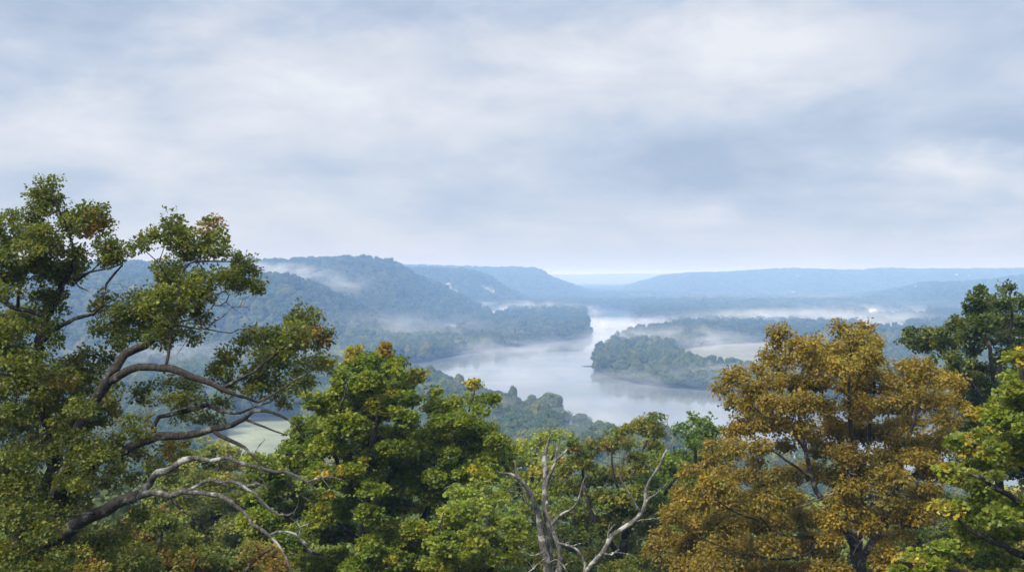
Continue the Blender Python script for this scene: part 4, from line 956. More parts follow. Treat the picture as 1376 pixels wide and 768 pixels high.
# ---- dark green tree behind, upper right
dg_limbs = [[(1345, 800, 0, 18), (1345, 700, 0, 15), (1342, 620, 0, 12), (1338, 560, 0, 10), (1336, 510, 0, 8), (1330, 470, 0, 6), (1318, 430, 0, 4), (1313, 400, 0, 2)],
            [(1336, 510, 0, 7), (1352, 470, 0.5, 5), (1360, 430, 0.5, 4), (1356, 395, 0.4, 2)], [(1338, 560, 0, 7), (1300, 510, -1, 5), (1270, 480, -1, 4), (1248, 455, -1, 3), (1226, 445, -1, 1.6)],
            [(1342, 600, 0, 7), (1370, 550, 0, 5), (1395, 500, 0, 4), (1400, 450, 0, 3)], [(1342, 640, 0, 7), (1300, 590, -1, 5), (1270, 570, -1, 3)]]
dg_clumps = [(1313, 393, 8, 7), (1308, 404, 12, 9), (1322, 404, 12, 9), (1316, 418, 18, 10), (1352, 386, 9, 7), (1342, 396, 9, 7), (1362, 396, 12, 9), (1350, 410, 16, 10), (1370, 412, 14, 12), (1322, 432, 20, 10), (1298, 434, 12, 8), (1286, 432, 6, 6), (1350, 430, 16, 12), (1375, 435, 14, 14), (1305, 446, 16, 9), (1335, 450, 20, 11), (1365, 455, 20, 12),
             (1223, 442, 6, 6), (1228, 452, 9, 8), (1216, 458, 5, 5), (1248, 446, 12, 8), (1268, 444, 11, 8), (1240, 464, 14, 9), (1266, 462, 16, 10), (1290, 460, 12, 9), (1315, 470, 18, 11), (1345, 475, 20, 11), (1375, 480, 18, 12), (1250, 478, 14, 8), (1280, 480, 18, 11), (1305, 492, 20, 12), (1338, 498, 22, 12), (1370, 505, 20, 12),
             (1285, 505, 20, 12), (1318, 518, 24, 14), (1352, 525, 24, 14), (1300, 535, 24, 14), (1335, 548, 26, 14), (1375, 550, 24, 14), (1310, 570, 26, 14), (1280, 590, 20, 14), (1350, 575, 26, 14), (1290, 625, 24, 18), (1330, 620, 30, 20), (1370, 620, 30, 20), (1260, 680, 24, 18), (1300, 690, 30, 20), (1240, 730, 26, 20), (1190, 745, 26, 20), (1290, 740, 40, 24), (1350, 700, 40, 30), (1400, 450, 14, 24, None, .5), (1410, 520, 24, 30, None, .5), (1420, 620, 40, 40, None, .3)]
grow_tree('dark_tree', 'dark green tree rising behind the orange brown tree at the right edge', 'tree', 58, dg_limbs, dg_clumps, DKGRN, 68,
          leaf=0.14, per=30, tuft=0.35, dens=1.25, thick=2.8, lw=0.40, flat=0.65, accents=[(1275, 470, 22, (0.11, 0.13, 0.02), .8)])

# ---- yellow green maple at the right edge
re_limbs = [[(1400, 950, 0, 36), (1400, 850, 0, 32), (1400, 760, 0, 28), (1398, 690, 0, 24), (1392, 620, 0, 18), (1386, 560, 0, 12), (1376, 510, 0, 7), (1368, 480, 0, 3)],
            [(1400, 760, 0, 14), (1360, 735, -0.6, 10), (1310, 715, -1, 7), (1280, 690, -1, 4), (1262, 685, -1, 2.5)], [(1398, 700, 0, 12), (1350, 660, -0.6, 8), (1310, 640, -0.9, 5), (1275, 632, -1, 2.5)],
            [(1392, 640, 0, 10), (1350, 610, -.2, 7), (1315, 598, -.4, 4), (1290, 594, -.5, 2.5)], [(1400, 800, 0, 14), (1340, 780, -1, 9), (1270, 765, -1.4, 5), (1210, 755, -1.5, 3)],
            [(1386, 570, 0, 7), (1355, 550, .2, 4), (1335, 540, .2, 2.5)]]
re_clumps = [(1368, 480, 10, 9), (1374, 494, 12, 9), (1362, 506, 8, 8), (1368, 520, 16, 10), (1350, 530, 14, 8), (1342, 545, 16, 9), (1372, 542, 16, 12), (1325, 556, 14, 7), (1350, 562, 20, 10), (1375, 570, 18, 14),
             (1286, 592, 12, 7), (1302, 588, 14, 8), (1322, 584, 16, 10), (1300, 602, 18, 8), (1330, 602, 20, 10), (1360, 594, 20, 12), (1345, 622, 22, 10), (1375, 615, 18, 14), (1315, 622, 14, 7), (1270, 630, 12, 7), (1285, 636, 16, 9), (1305, 642, 20, 10), (1335, 646, 22, 10), (1368, 645, 20, 14), (1350, 668, 24, 10), (1315, 664, 18, 7),
             (1268, 680, 12, 7), (1285, 686, 18, 9), (1308, 692, 22, 10), (1340, 692, 24, 12), (1372, 685, 18, 14), (1325, 716, 26, 10), (1360, 718, 24, 12), (1290, 712, 18, 8), (1285, 738, 20, 9), (1310, 744, 24, 10), (1345, 746, 26, 12), (1376, 748, 18, 14), (1262, 732, 10, 6), (1205, 754, 14, 7), (1222, 748, 14, 8), (1246, 756, 18, 8), (1275, 766, 22, 10), (1225, 768, 24, 8), (1315, 772, 28, 10), (1355, 775, 26, 12),
             (1410, 500, 24, 30, None, .4), (1420, 570, 30, 40, None, .4), (1430, 660, 40, 50, None, .4), (1430, 760, 40, 50, None, .4), (1320, 820, 80, 30, None, .3)]
grow_tree('maple_tree', 'yellow green maple with golden branch tips hanging in at the right edge', 'tree', 30, re_limbs, re_clumps, [((0.10, 0.14, 0.018), 3), ((0.15, 0.18, 0.022), 3), ((0.21, 0.21, 0.026), 1.8), ((0.27, 0.21, 0.03), 0.8)], 78,
          leaf=0.105, per=36, tuft=0.25, dens=1.25, thick=1.6, lw=0.42, flat=0.5,
          accents=[(1370, 485, 24, (0.26, 0.19, 0.03), .8), (1310, 590, 22, (0.25, 0.20, 0.03), .6), (1280, 630, 16, (0.25, 0.20, 0.03), .6), (1215, 752, 18, (0.25, 0.20, 0.03), .7), (1275, 682, 14, (0.30, 0.24, 0.04), .7), (1340, 580, 26, (0.22, 0.19, 0.03), .4)])

# ---- behind the bare limbs of the oak
bh_limbs = [[(285, 850, 0, 16), (285, 760, 0, 12), (286, 700, 0, 9), (290, 650, 0, 6), (296, 610, 0, 3)], [(286, 720, 0, 6), (240, 680, -1, 4), (215, 650, -1, 2)], [(286, 700, 0, 6), (330, 660, 1, 4), (345, 635, 1, 2)]]
bh_clumps = [(298, 598, 10, 8), (285, 606, 14, 9), (272, 596, 8, 6), (310, 608, 10, 9), (262, 614, 14, 9), (290, 622, 20, 10), (240, 624, 14, 9), (318, 626, 16, 10), (220, 642, 16, 10), (255, 642, 22, 10), (295, 646, 26, 12), (335, 645, 16, 10), (350, 640, 10, 7), (210, 665, 20, 12), (245, 670, 26, 12), (290, 676, 26, 12), (330, 672, 24, 12), (225, 695, 26, 12), (270, 702, 28, 14), (315, 704, 26, 14), (250, 730, 28, 14), (295, 735, 30, 14), (340, 730, 24, 14), (230, 760, 30, 14), (290, 768, 34, 14), (280, 800, 60, 26, None, .3)]
grow_tree('young_tree', 'pale yellow green tree seen behind the bare grey limbs of the oak', 'tree', 66, bh_limbs, bh_clumps, [((0.11, 0.14, 0.03), 3), ((0.17, 0.19, 0.04), 3), ((0.25, 0.24, 0.05), 2)], 88,
          leaf=0.145, per=28, tuft=0.38, dens=1.7, thick=2.6, lw=0.38, flat=0.6, accents=[(312, 632, 16, (0.22, 0.18, 0.09), .9)])
sh_limbs = [[(215, 880, 0, 22), (212, 800, 0, 16), (212, 760, 0, 12), (215, 720, 0, 7), (222, 690, 0, 4)], [(212, 790, 0, 9), (170, 750, -1, 6), (150, 720, -1, 3)], [(212, 790, 0, 9), (260, 760, .6, 6), (290, 740, .6, 3)], [(214, 800, 0, 9), (310, 780, -1, 6), (345, 750, -1, 4), (365, 735, -1, 2)]]
sh_clumps = [(205, 690, 20, 10), (185, 702, 22, 12), (222, 706, 22, 12), (160, 716, 20, 12), (198, 724, 26, 12), (240, 728, 24, 12), (170, 742, 26, 14), (215, 750, 30, 14), (260, 752, 28, 12), (145, 762, 30, 14), (190, 772, 30, 14), (245, 772, 30, 12), (290, 765, 26, 12), (345, 736, 14, 8), (360, 746, 16, 9), (335, 756, 20, 10), (370, 762, 18, 10), (350, 772, 26, 10), (315, 772, 22, 10), (385, 775, 16, 8), (240, 800, 90, 22, None, .4)]
grow_tree('shrubby_oak', 'low shadowy bush oak with rusty leaves under the bare limbs at the bottom', 'tree', 38, sh_limbs, sh_clumps, SHRUB, 98,
          leaf=0.115, per=28, tuft=0.29, dens=2.0, thick=1.8, lw=0.34, flat=0.7, accents=[(355, 750, 26, (0.27, 0.17, 0.05), .9), (180, 720, 30, (0.18, 0.10, 0.035), .4), (255, 760, 26, (0.20, 0.11, 0.035), .4)])

# ---- the dead tree
def dead_tree():
    D0 = 38.0; seed = 5; px = D0 / F
    x, y = P(738, 768, D0)[:2]; z0 = gz(x, y); org = np.array([x, y, z0])
    root = empty('dead_tree', org); tag(root, 'leafless silver grey dead tree with forked crooked stems in the centre', 'dead tree')
    def put(name, pls, lab=None, mat=M_DEAD):
        ts = TubeSet()
        for pl in pls:
            a = np.array([list(P(q[0], q[1], D0 + q[2])) + [q[3] * px / 2 * 0.58] for q in pl])
            if pl[0][1] > 820: a = np.vstack([[x, y, z0 - .3, a[0][3] * 1.4], a])
            w = catmull(a, 0.16); k = len(w)
            wob = np.stack([fbm(w[:, 0] * 2.5, w[:, 2] * 2.5, w[:, 1] * 2.5, seed + j, 3) for j in range(3)], -1) * 0.09
            w[:, :3] += wob * np.clip(np.linspace(0, 1, k) * 5, 0, 1)[:, None]
            r_ = np.maximum(w[:, 3] * (1 + 0.22 * fbm(w[:, 0] * 3, w[:, 2] * 3, w[:, 1] * 3, 19, 3)), 0.008)
            ts.add(w[:, :3], r_, 10)
            w[:, 3] = r_; add_twigs(ts, w, np.random.RandomState(int(abs(pl[0][0]))), 0.6, 0.2, 0.9, 0.010)
            # short snapped twigs along the stem
            rr2 = np.random.RandomState(int(abs(pl[0][0] * 7 + pl[-1][1])))
            for _ in range(max(1, k // 12)):
                i = rr2.randint(k // 3, k); b = w[i, :3]; dr = rr2.normal(size=3); dr[2] = abs(dr[2]); dr /= np.linalg.norm(dr)
                ln = rr2.uniform(.12, .45); ts.add(np.array([b, b + dr * ln * .5 + [0, 0, .03], b + dr * ln]), np.array([min(.018, r_[i] * .6), .012, .005]), 5)
        o = ts.build(name, mat, root, org)
        if lab: o['label'] = lab
    put('trunk', [[(742, 880, 0, 30), (738, 800, 0, 26), (736, 768, 0, 20), (730, 733, 0, 17), (725, 700, 0, 15), (717, 672, -.2, 13), (706, 652, -.4, 11), (697, 642, -.5, 9), (686, 637, -.6, 6), (669, 633, -.8, 3)],
                  [(697, 642, -.5, 6), (694, 632, -.5, 4), (692, 618, -.5, 2)]])
    put('stem', [[(738, 820, .3, 18), (740, 760, .3, 15), (738, 720, .3, 13), (733, 690, .2, 13), (732, 660, .1, 13), (734, 630, 0, 12), (733, 610, 0, 10), (738, 596, 0, 7), (740, 586, 0, 4)],
                 [(734, 655, 0, 9), (739, 636, -.2, 8), (746, 621, -.3, 7), (747, 606, -.3, 5), (744, 600, -.3, 3)], [(746, 618, -.3, 7), (755, 612, -.4, 5), (761, 606, -.5, 4), (764, 600, -.5, 2)], [(747, 614, -.3, 6), (749, 602, -.2, 4), (753, 593, -.1, 3)]])
    put('stem', [[(746, 830, -.2, 16), (752, 760, -.2, 12), (752, 736, -.2, 11), (746, 718, -.2, 9), (742, 703, -.2, 8), (736, 688, -.1, 7), (733, 670, 0, 6)],
                 [(742, 704, -.2, 7), (750, 695, -.4, 6), (760, 688, -.5, 6), (770, 680, -.6, 5.5), (776, 673, -.7, 5), (779, 662, -.7, 4.5), (781, 652, -.7, 4), (786, 642, -.7, 3), (792, 635, -.8, 1.6)]])
    put('branch', [[(720, 690, -.2, 5), (710, 676, -.5, 4), (701, 665, -.6, 3.5), (692, 661, -.7, 3), (680, 660, -.8, 1.6)], [(712, 672, -.5, 2), (700, 655, -.6, 1.6), (686, 654, -.7, 1)]])
    put('stem', [[(748, 900, 0, 22), (765, 830, -.4, 18), (784, 775, -.7, 14), (795, 757, -.8, 12), (811, 740, -1, 11), (821, 720, -1.1, 10.5), (833, 712, -1.2, 10), (847, 704, -1.2, 10), (858, 697, -1.3, 10), (864, 686, -1.3, 9.5), (868, 672, -1.3, 9), (868, 660, -1.3, 8), (873, 646, -1.3, 6.5), (882, 633, -1.4, 6), (889, 618, -1.4, 5), (897, 604, -1.4, 4), (905, 591, -1.4, 3)],
                 [(905, 591, -1.4, 1.8), (901, 578, -1.4, 1.8), (897, 567, -1.4, 1.6), (900, 557, -1.4, 1)],
                 [(866, 677, -1.3, 6), (872, 668, -1.4, 5), (880, 664, -1.5, 4.5), (889, 657, -1.6, 4), (898, 649, -1.7, 2.5)],
                 [(861, 688, -1.3, 4.5), (855, 678, -1.5, 4), (849, 668, -1.6, 3.5), (842, 655, -1.6, 3), (837, 648, -1.6, 2.5), (832, 636, -1.6, 1.5)],
                 [(818, 724, -1.1, 5), (818, 715, -1.2, 4.5), (821, 708, -1.3, 3.5), (825, 703, -1.3, 2)],
                 [(856, 700, -1.3, 3), (868, 697, -1.5, 2.8), (885, 697, -1.6, 1.8)],
                 [(809, 742, -1, 5), (822, 744, -1.3, 4.5), (831, 738, -1.4, 4)], [(822, 742, -1.3, 2.5), (838, 743, -1.5, 2), (854, 750, -1.6, 1.2)]])
    put('branch', [[(786, 770, -.7, 7), (785, 757, -.8, 6.5), (780, 744, -.9, 6), (770, 735, -.9, 6), (757, 731, -.8, 5), (746, 728, -.6, 4)], [(768, 734, -.9, 3), (775, 729, -1, 2.5), (780, 728, -1, 1.5)], [(757, 731, -.8, 3), (755, 724, -.8, 2)]])
    put('branch', [[(738, 756, -.3, 4), (748, 752, -.6, 4), (757, 760, -.7, 3), (765, 772, -.8, 2)], [(734, 748, -.3, 3), (722, 758, -.6, 3), (710, 770, -.8, 2)], [(732, 740, -.3, 4), (712, 745, -.3, 3), (696, 732, -.3, 2)]])
dead_tree()
#ENDTREES

# ------------------------------------------------------------------ small far things
def box_verts(x0, x1, y0, y1, z0, z1):
    return np.array([[x0, y0, z0], [x1, y0, z0], [x1, y1, z0], [x0, y1, z0], [x0, y0, z1], [x1, y0, z1], [x1, y1, z1], [x0, y1, z1]], float)
BOXF = np.array([[0, 3, 2, 1], [4, 5, 6, 7], [0, 1, 5, 4], [1, 2, 6, 5], [2, 3, 7, 6], [3, 0, 4, 7]])
def house(name, cat, label, px, D, w, d, h, roofm, rz, dz=0.0, z=None):
    x = (px - 688) / F * D
    zz = gz(x, D) if z is None else z
    t = empty(name, (x, D, zz + dz)); t.rotation_euler = (0, 0, rz); tag(t, label, cat)
    mesh_np('wall', box_verts(-w / 2, w / 2, -d / 2, d / 2, -3, h), BOXF, 4, M_WALL, t)
    rh = d * 0.28; e = 0.5
    V = np.array([[-w / 2 - e, -d / 2 - e, h + .05], [w / 2 + e, -d / 2 - e, h + .05], [w / 2 + e, d / 2 + e, h + .05], [-w / 2 - e, d / 2 + e, h + .05], [-w / 2 - e, 0, h + rh], [w / 2 + e, 0, h + rh]])
    mesh_np('roof', V, [np.array([[0, 1, 5, 4], [2, 3, 4, 5], [0, 3, 2, 1]]), np.array([[0, 4, 3], [1, 2, 5]])], 4, roofm, t)
    n = max(2, int(w / 5))
    for k in range(n):
        cx = -w / 2 + (k + 0.5) * w / n
        fr = mesh_np('window', box_verts(cx - 0.7, cx + 0.7, -d / 2 - 0.06, -d / 2 - 0.005, h * 0.4, h * 0.8), BOXF, 4, M_GLASS, t)
    return t
house('farm_shed', 'shed', 'long pale farm shed in the misty flats right of the orange tree top', 1191, 1720, 24, 12, 5, M_ROOF, 0.1, 4)
house('farm_shed', 'shed', 'smaller white shed left of the long farm shed in the misty flats', 1172, 1760, 12, 9, 4.5, M_ROOF, -0.15, 4)
house('farm_shed', 'shed', 'low shed just right of the long pale farm shed', 1207, 1690, 10, 8, 4, M_ROOF, 0.3, 3)
house('farm_shed', 'shed', 'white shed at the left corner of the pale far field', 1173, 2560, 14, 9, 6, M_ROOF, 0.2, 3)
hill_h = [(1232, 387, 3450, 'white house at the left end of the wooded right hand hill'), (1251, 386, 3480, 'bright small house right of the leftmost hill house'),
          (1276, 391, 3400, 'pale house lower down in the middle of the right hill'), (1286, 390, 3420, 'brightest white house on the wooded right hill'),
          (1335, 385, 3450, 'white house on the hill between the tops of the dark green tree'), (1300, 371.5, 5300, 'tiny white house high on the farthest right ridge'),
          (1284, 370, 5350, 'faint pale house left of the tiny white one on the farthest ridge'), (1070, 372, 5300, 'faint pale house on the middle of the far ridge')]
for px_, py_, D_, lab in hill_h:
    x_ = (px_ - 688) / F * D_
    # find the depth on the slope whose ground meets this row
    dd = np.linspace(D_ - 900, D_ + 450, 200); xx = (px_ - 688) / F * dd
    vv = HZ + (HC - ground(xx, dd) - 10) * F / dd
    k = int(np.argmin(np.abs(vv - py_)))
    w_ = 13 if D_ < 5000 else 20
    house('hill_house', 'house', lab, px_, float(dd[k]), w_, 9, 7, M_ROOF if 'bright' in lab or 'white' in lab else M_ROOFD, random.uniform(-.4, .4), 8)

# radio mast on the far ridge
def mast():
    D = 5560; px_ = 1283; x = (px_ - 688) / F * D; z = gz(x, D)
    t = empty('radio_mast', (x, D, z)); tag(t, 'thin lattice radio mast on the skyline of the far right ridge', 'mast')
    ts = TubeSet(); H = 42.0
    for k in range(3):
        a = k * 2.094; ts.add(np.array([[3 * math.cos(a), 3 * math.sin(a), 0], [0.9 * math.cos(a), 0.9 * math.sin(a), H]]), np.array([.35, .25]), 6)
    for i in range(10):
        q = i / 10; q2 = (i + 1) / 10; rr0 = 3 - 2.1 * q; rr1 = 3 - 2.1 * q2
        for k in range(3):
            a = k * 2.094; b = (k + 1) * 2.094
            ts.add(np.array([[rr0 * math.cos(a), rr0 * math.sin(a), q * H], [rr1 * math.cos(b), rr1 * math.sin(b), q2 * H]]), np.array([.15, .15]), 4)
    ts.build('tower', M_STEEL, t, (0, 0, 0))
    an = TubeSet(); an.add(np.array([[0, 0, H], [0, 0, H + 4]]), np.array([.2, .12]), 6); an.build('antenna', M_STEEL, t, (0, 0, 0))
mast()

# driftwood log in the river
def log():
    c = P(789, 492.0, HC * F / 124.0); c[2] = 0
    t = empty('driftwood', c); tag(t, 'dark log drifting in the river just left of the island tip', 'log')
    ts = TubeSet()
    ts.add(np.array([[-6.5, 0, 0.05], [-3, .3, 0.25], [0, .1, 0.4], [3, -.2, .35], [6, .2, .15]]), np.array([.12, .3, .38, .42, .3]), 9)
    ts.build('log_trunk', M_BARK, t, (0, 0, 0))
    ts = TubeSet(); ts.add(np.array([[-1, 0, .3], [-2, .3, 1.1], [-2.6, .3, 1.5]]), np.array([.14, .09, .04]), 6); ts.add(np.array([[3, 0, .3], [4.2, -.6, .9]]), np.array([.12, .04]), 6)
    ts.build('branch', M_BARK, t, (0, 0, 0))
log()

# limestone outcrops on the bluffs
def outcrop(label, px_, py_, wpx, hpx, D_, seed):
    dd = np.linspace(D_ - 350, D_ + 350, 300); xx = (px_ - 688) / F * dd
    vv = HZ + (HC - ground(xx, dd) - 4) * F / dd
    k = int(np.argmin(np.abs(vv - py_))); D = float(dd[k])
    x = (px_ - 688) / F * D; z = gz(x, D); W_ = wpx * D / F; H_ = hpx * D / F
    nx, nz = 40, 14; V = []
    for side in (0, 1):
        for j in range(nz):
            for i in range(nx):
                a = i / (nx - 1) - 0.5; b = j / (nz - 1)
                taper = math.sqrt(max(0, 1 - (2 * a) ** 2)) * (0.75 + 0.35 * float(vnoise(a * 9, seed)))
                zz = b * H_ * max(taper, 0.05)
                q = 3.0 * float(fbm(a * 14, b * 3 + 0.0, 0, seed, 3)) + 1.2 * (int(b * 5) % 2) + b * 2.5
                V.append([a * W_, q + side * (16 + b * 4) , zz - 1.5 - side * 0])
    idx = np.arange(2 * nx * nz).reshape(2, nz, nx); Fq = []
    for s_ in (0, 1):
        g_ = idx[s_]; q = np.stack([g_[:-1, :-1], g_[:-1, 1:], g_[1:, 1:], g_[1:, :-1]], -1).reshape(-1, 4)
        Fq.append(q if s_ == 0 else q[:, ::-1])
    for e0, e1 in ((idx[0][-1], idx[1][-1]),): Fq.append(np.stack([e0[:-1], e0[1:], e1[1:], e1[:-1]], -1))
    for col_ in (0, nx - 1): Fq.append(np.stack([idx[0][:-1, col_], idx[0][1:, col_], idx[1][1:, col_], idx[1][:-1, col_]], -1))
    o = mesh_np('rock_outcrop', np.array(V), np.concatenate(Fq), 4, M_ROCK)
    o.location = (x, D - 9, z + 2.0); tag(o, label, 'rock outcrop')
outcrop('broad pale limestone cliff halfway up the main bluff', 596, 391, 40, 16, 2150, 3)
outcrop('small pale rock face near the top of the main bluff', 511, 368.5, 11, 4, 2270, 5)
outcrop('pale cliff at the right shoulder of the second bluff', 656, 391, 20, 7, 3060, 8)

# ------------------------------------------------------------------ air
def volume_box(name, b0, b1, mat, label):
    V = box_verts(b0[0], b1[0], b0[1], b1[1], b0[2], b1[2])
    o = mesh_np(name, V, BOXF, 4, mat); tag(o, label, name.replace('_', ' '), kind='stuff'); return o
m, nt = new_mat('haze_air')
pv = N(nt, 'ShaderNodeVolumePrincipled')
pv.inputs['Color'].default_value = (0.285, 0.50, 0.90, 1); pv.inputs['Density'].default_value = 3.35e-4
pv.inputs['Absorption Color'].default_value = (0.80, 0.65, 0.42, 1); pv.inputs['Anisotropy'].default_value = 0.0
o_ = N(nt, 'ShaderNodeOutputMaterial'); L(nt, pv.outputs[0], o_.inputs['Volume'])
volume_box('haze', (-31000, -31000, -5), (31000, 31000, 130), m, 'thin blue haze filling the whole valley')
def mist_material():
    m, nt = new_mat('mist_vapour')
    tc = N(nt, 'ShaderNodeTexCoord'); ge = N(nt, 'ShaderNodeNewGeometry')
    ln = N(nt, 'ShaderNodeVectorMath', operation='LENGTH'); L(nt, tc.outputs['Object'], ln.inputs[0])
    f = math_(nt, 'SUBTRACT', 1.0, math_(nt, 'MULTIPLY', ln.outputs['Value'], ln.outputs['Value']), clamp=True)
    f = math_(nt, 'POWER', f, 1.5)
    mp = N(nt, 'ShaderNodeMapping'); mp.inputs['Scale'].default_value = (1, 0.6, 2.4); L(nt, ge.outputs['Position'], mp.inputs[0])
    n = noise(nt, mp.outputs[0], 0.017, 6, 0.66, 0.8)
    q = math_(nt, 'MULTIPLY', math_(nt, 'SUBTRACT', n, 0.42, clamp=True), 6.0)
    d = math_(nt, 'MULTIPLY', f, q)
    oi = N(nt, 'ShaderNodeObjectInfo')
    d = math_(nt, 'MULTIPLY', d, math_(nt, 'MULTIPLY', oi.outputs['Alpha'], 0.02))
    pv = N(nt, 'ShaderNodeVolumePrincipled'); pv.inputs['Color'].default_value = (0.94, 0.96, 1.0, 1)
    pv.inputs['Absorption Color'].default_value = (1, 1, 1, 1); L(nt, d, pv.inputs['Density'])
    o = N(nt, 'ShaderNodeOutputMaterial'); L(nt, pv.outputs[0], o.inputs['Volume'])
    return m
M_MIST = mist_material()
_ms = None
def mist(px_, py_, D, rx, ry, rz, dens, z=None, rot=(0, 0, 0)):
    global _ms
    c = P(px_, py_, D)
    if z is not None: c[2] = z
    if _ms is None:
        V = []; Fq = []
        nu, nv = 20, 12
        for j in range(nv + 1):
            ph = math.pi * min(max(j / nv, 0.002), 0.998)
            for i in range(nu):
                t = 2 * math.pi * i / nu; V.append([math.sin(ph) * math.cos(t), math.sin(ph) * math.sin(t), math.cos(ph)])
        for j in range(nv):
            for i in range(nu): Fq.append([j * nu + i, (j + 1) * nu + i, (j + 1) * nu + (i + 1) % nu, j * nu + (i + 1) % nu])
        Fq = np.array(Fq)
        o = mesh_np('mist', np.array(V), [Fq, np.array([list(range(nu))]), np.array([list(range(nv * nu, nv * nu + nu))[::-1]])], 4, M_MIST); _ms = o.data
    else:
        o = bpy.data.objects.new('mist', _ms); COL.objects.link(o)
    o.location = c; o.scale = (rx, ry, rz); o.rotation_euler = rot; o.color = (1, 1, 1, dens)
    tag(o, 'patch of pale morning mist lying over the valley', 'mist', kind='stuff')
MISTS = [(690, 560, 620, 170, 70, 15, 0.16, 12), (630, 478, 1330, 260, 110, 15, 0.38, 6), (1010, 525, 930, 150, 70, 16, 0.8, 6), (895, 460, 1380, 150, 90, 26, 0.6, 10), (885, 440, 1980, 200, 160, 16, 0.5, 5),
         (1080, 445, 1900, 330, 150, 30, 0.6, 12), (470, 465, 1480, 330, 90, 34, 0.22, 18), (395, 392, 1830, 150, 60, 42, 0.6, 78), (350, 362, 2000, 120, 70, 22, 0.7, 100),
         (230, 500, 1050, 260, 130, 22, 0.25, 12), (300, 545, 800, 130, 60, 10, 0.4, 6), (900, 575, 700, 150, 50, 7, 0.4, 2),
         (1150, 435, 2450, 500, 200, 30, 0.10, 12), (1050, 410, 3400, 800, 300, 32, 0.06, 14), (800, 445, 1900, 140, 250, 8, 0.22, 2), (690, 425, 2500, 260, 160, 26, 0.6, 12), (720, 510, 1000, 170, 150, 8, 0.25, 1), (870, 560, 780, 120, 60, 7, 0.3, 1)]
for a in MISTS: mist(*a[:8])

# ------------------------------------------------------------------ sky
def build_world():
    w = bpy.data.worlds.new('World'); S.world = w; w.use_nodes = True
    nt = w.node_tree; nt.nodes.clear()
    tc = N(nt, 'ShaderNodeTexCoord'); gen = tc.outputs['Generated']
    sep = N(nt, 'ShaderNodeSeparateXYZ'); L(nt, gen, sep.inputs[0])
    x, y, z = sep.outputs
    sky = N(nt, 'ShaderNodeTexSky', sky_type='NISHITA'); sky.sun_disc = False
    sky.sun_elevation = R(SUN_EL); sky.sun_rotation = R(SUN_ROT)
    # cloud deck seen in perspective
    zz = math_(nt, 'ADD', math_(nt, 'MAXIMUM', z, 0.0), 0.10)
    cx = math_(nt, 'DIVIDE', x, zz); cy = math_(nt, 'DIVIDE', y, zz)
    cv = N(nt, 'ShaderNodeCombineXYZ'); L(nt, cx, cv.inputs[0]); L(nt, cy, cv.inputs[1])
    n1 = noise(nt, cv.outputs[0], 0.9, 9, 0.58, 0.3)
    # direction coordinates for the big cloud banks
    az = N(nt, 'ShaderNodeMath', operation='ARCTAN2'); L(nt, x, az.inputs[0]); L(nt, y, az.inputs[1])
    dv = N(nt, 'ShaderNodeCombineXYZ'); L(nt, math_(nt, 'MULTIPLY', az.outputs[0], 6.5), dv.inputs[0]); L(nt, math_(nt, 'MULTIPLY', z, 15.0), dv.inputs[1])
    n2 = noise(nt, dv.outputs[0], 1.0, 9, 0.56, 0.35)
    wx = math_(nt, 'MULTIPLY', math_(nt, 'SUBTRACT', n2, 0.5), 0.22)
    n3 = noise(nt, dv.outputs[0], 2.3, 5, 0.55, 0.3)
    wz = math_(nt, 'MULTIPLY', math_(nt, 'SUBTRACT', n3, 0.5), 0.07)
    A = math_(nt, 'ADD', az.outputs[0], wx); E = math_(nt, 'ADD', z, wz)
    tot = math_(nt, 'ADD', math_(nt, 'MULTIPLY', n1, 0.40), math_(nt, 'MULTIPLY', n2, 1.0))
    tot = math_(nt, 'SUBTRACT', tot, 0.20)
    for (px_, py_, rx, ry, amp) in BLOBS:
        a0 = math.atan((px_ - 688) / F); e0 = math.sin(math.atan((HZ - py_) / F))
        da = math_(nt, 'DIVIDE', math_(nt, 'SUBTRACT', A, a0), rx / F)
        de = math_(nt, 'DIVIDE', math_(nt, 'SUBTRACT', E, e0), ry / F)
        s_ = math_(nt, 'ADD', math_(nt, 'MULTIPLY', da, da), math_(nt, 'MULTIPLY', de, de))
        g_ = math_(nt, 'MULTIPLY', math_(nt, 'EXPONENT', math_(nt, 'MULTIPLY', s_, -1.0)), amp)
        tot = math_(nt, 'ADD', tot, g_)
    col = ramp(nt, tot, SKYRAMP)
    hor = ramp(nt, z, [(0.0, (1, 1, 1)), (0.055, (0, 0, 0))])
    col = mixc(nt, math_(nt, 'MULTIPLY', hor, 0.75), col, SKYHOR)
    # the deck is brighter overhead
    zen = math_(nt, 'ADD', 1.0, math_(nt, 'MULTIPLY', math_(nt, 'SUBTRACT', math_(nt, 'MAXIMUM', z, 0.26), 0.26), ZEN))
    sc = N(nt, 'ShaderNodeVectorMath', operation='SCALE'); L(nt, col, sc.inputs[0]); L(nt, zen, sc.inputs['Scale'])
    cloud = mixc(nt, 1.0, sc.outputs[0], (7.3, 7.3, 7.3), 'MULTIPLY')
    fin = mixc(nt, 0.93, sky.outputs[0], cloud)
    bg = N(nt, 'ShaderNodeBackground'); bg.inputs['Strength'].default_value = 0.1; L(nt, fin, bg.inputs[0])
    o = N(nt, 'ShaderNodeOutputWorld'); L(nt, bg.outputs[0], o.inputs[0])
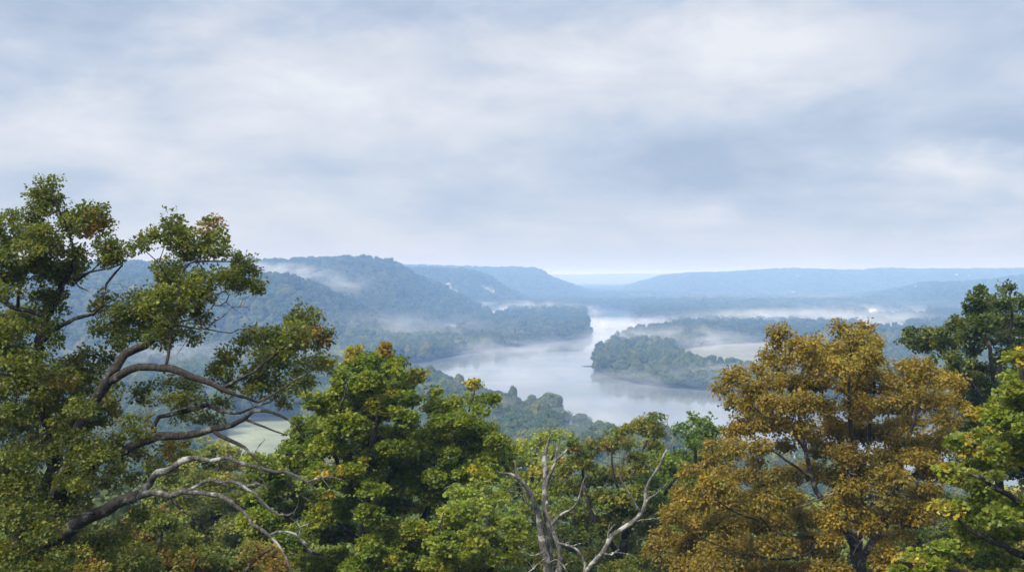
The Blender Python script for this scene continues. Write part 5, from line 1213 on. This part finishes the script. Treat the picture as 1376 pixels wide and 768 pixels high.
SUN_EL, SUN_AZ = 48, -135          # azimuth clockwise from +Y (view direction): behind the camera, to the left
SUN_ROT = SUN_AZ
ZEN = 2.6
SKYHOR = (0.72, 0.74, 0.80)
SKYRAMP = [(0.20, (0.40, 0.49, 0.655)), (0.42, (0.53, 0.61, 0.75)), (0.60, (0.665, 0.71, 0.805)), (0.85, (0.82, 0.845, 0.90))]
BLOBS = [(60, 20, 260, 50, -0.26), (60, 130, 200, 30, -0.15), (330, 150, 260, 60, 0.22), (650, 95, 90, 25, -0.22), (720, 110, 330, 60, 0.20), (600, 10, 260, 30, -0.15),
         (1040, 70, 200, 45, 0.25), (1150, 200, 330, 55, -0.22), (1340, 100, 110, 60, -0.20), (1330, 240, 160, 22, 0.20), (800, 240, 240, 30, -0.10), (350, 240, 300, 35, 0.05)]
build_world()
sl = bpy.data.lights.new('sun', 'SUN'); sl.energy = 4.4; sl.angle = R(24); sl.color = (1, 0.93, 0.80)
so = bpy.data.objects.new('sun', sl); COL.objects.link(so)
so.rotation_euler = (R(90 - SUN_EL), 0, R(180 - SUN_AZ))
so.location = (0, -20, 160)

# ------------------------------------------------------------------ camera and render
cam = bpy.data.cameras.new('camera'); co = bpy.data.objects.new('camera', cam); COL.objects.link(co)
co.location = (0, 0, HC); co.rotation_euler = (R(90), 0, 0)
cam.sensor_width = 36; cam.lens = 36 * F / 1376; cam.shift_y = -(384 - HZ) / 1376
cam.clip_end = 60000; cam.clip_start = 0.1
S.camera = co
S.view_settings.view_transform = 'Standard'; S.view_settings.look = 'None'; S.view_settings.gamma = 1; S.view_settings.exposure = 0.5
S.view_settings.use_curve_mapping = False
S.render.engine = 'CYCLES'
c = S.cycles
c.max_bounces = 6; c.diffuse_bounces = 3; c.glossy_bounces = 2; c.transmission_bounces = 3; c.volume_bounces = 1
c.use_denoising = True; c.denoiser = 'OPENIMAGEDENOISE'; c.denoising_prefilter = 'ACCURATE'; c.denoising_input_passes = 'RGB_ALBEDO_NORMAL'
c.sample_clamp_indirect = 8
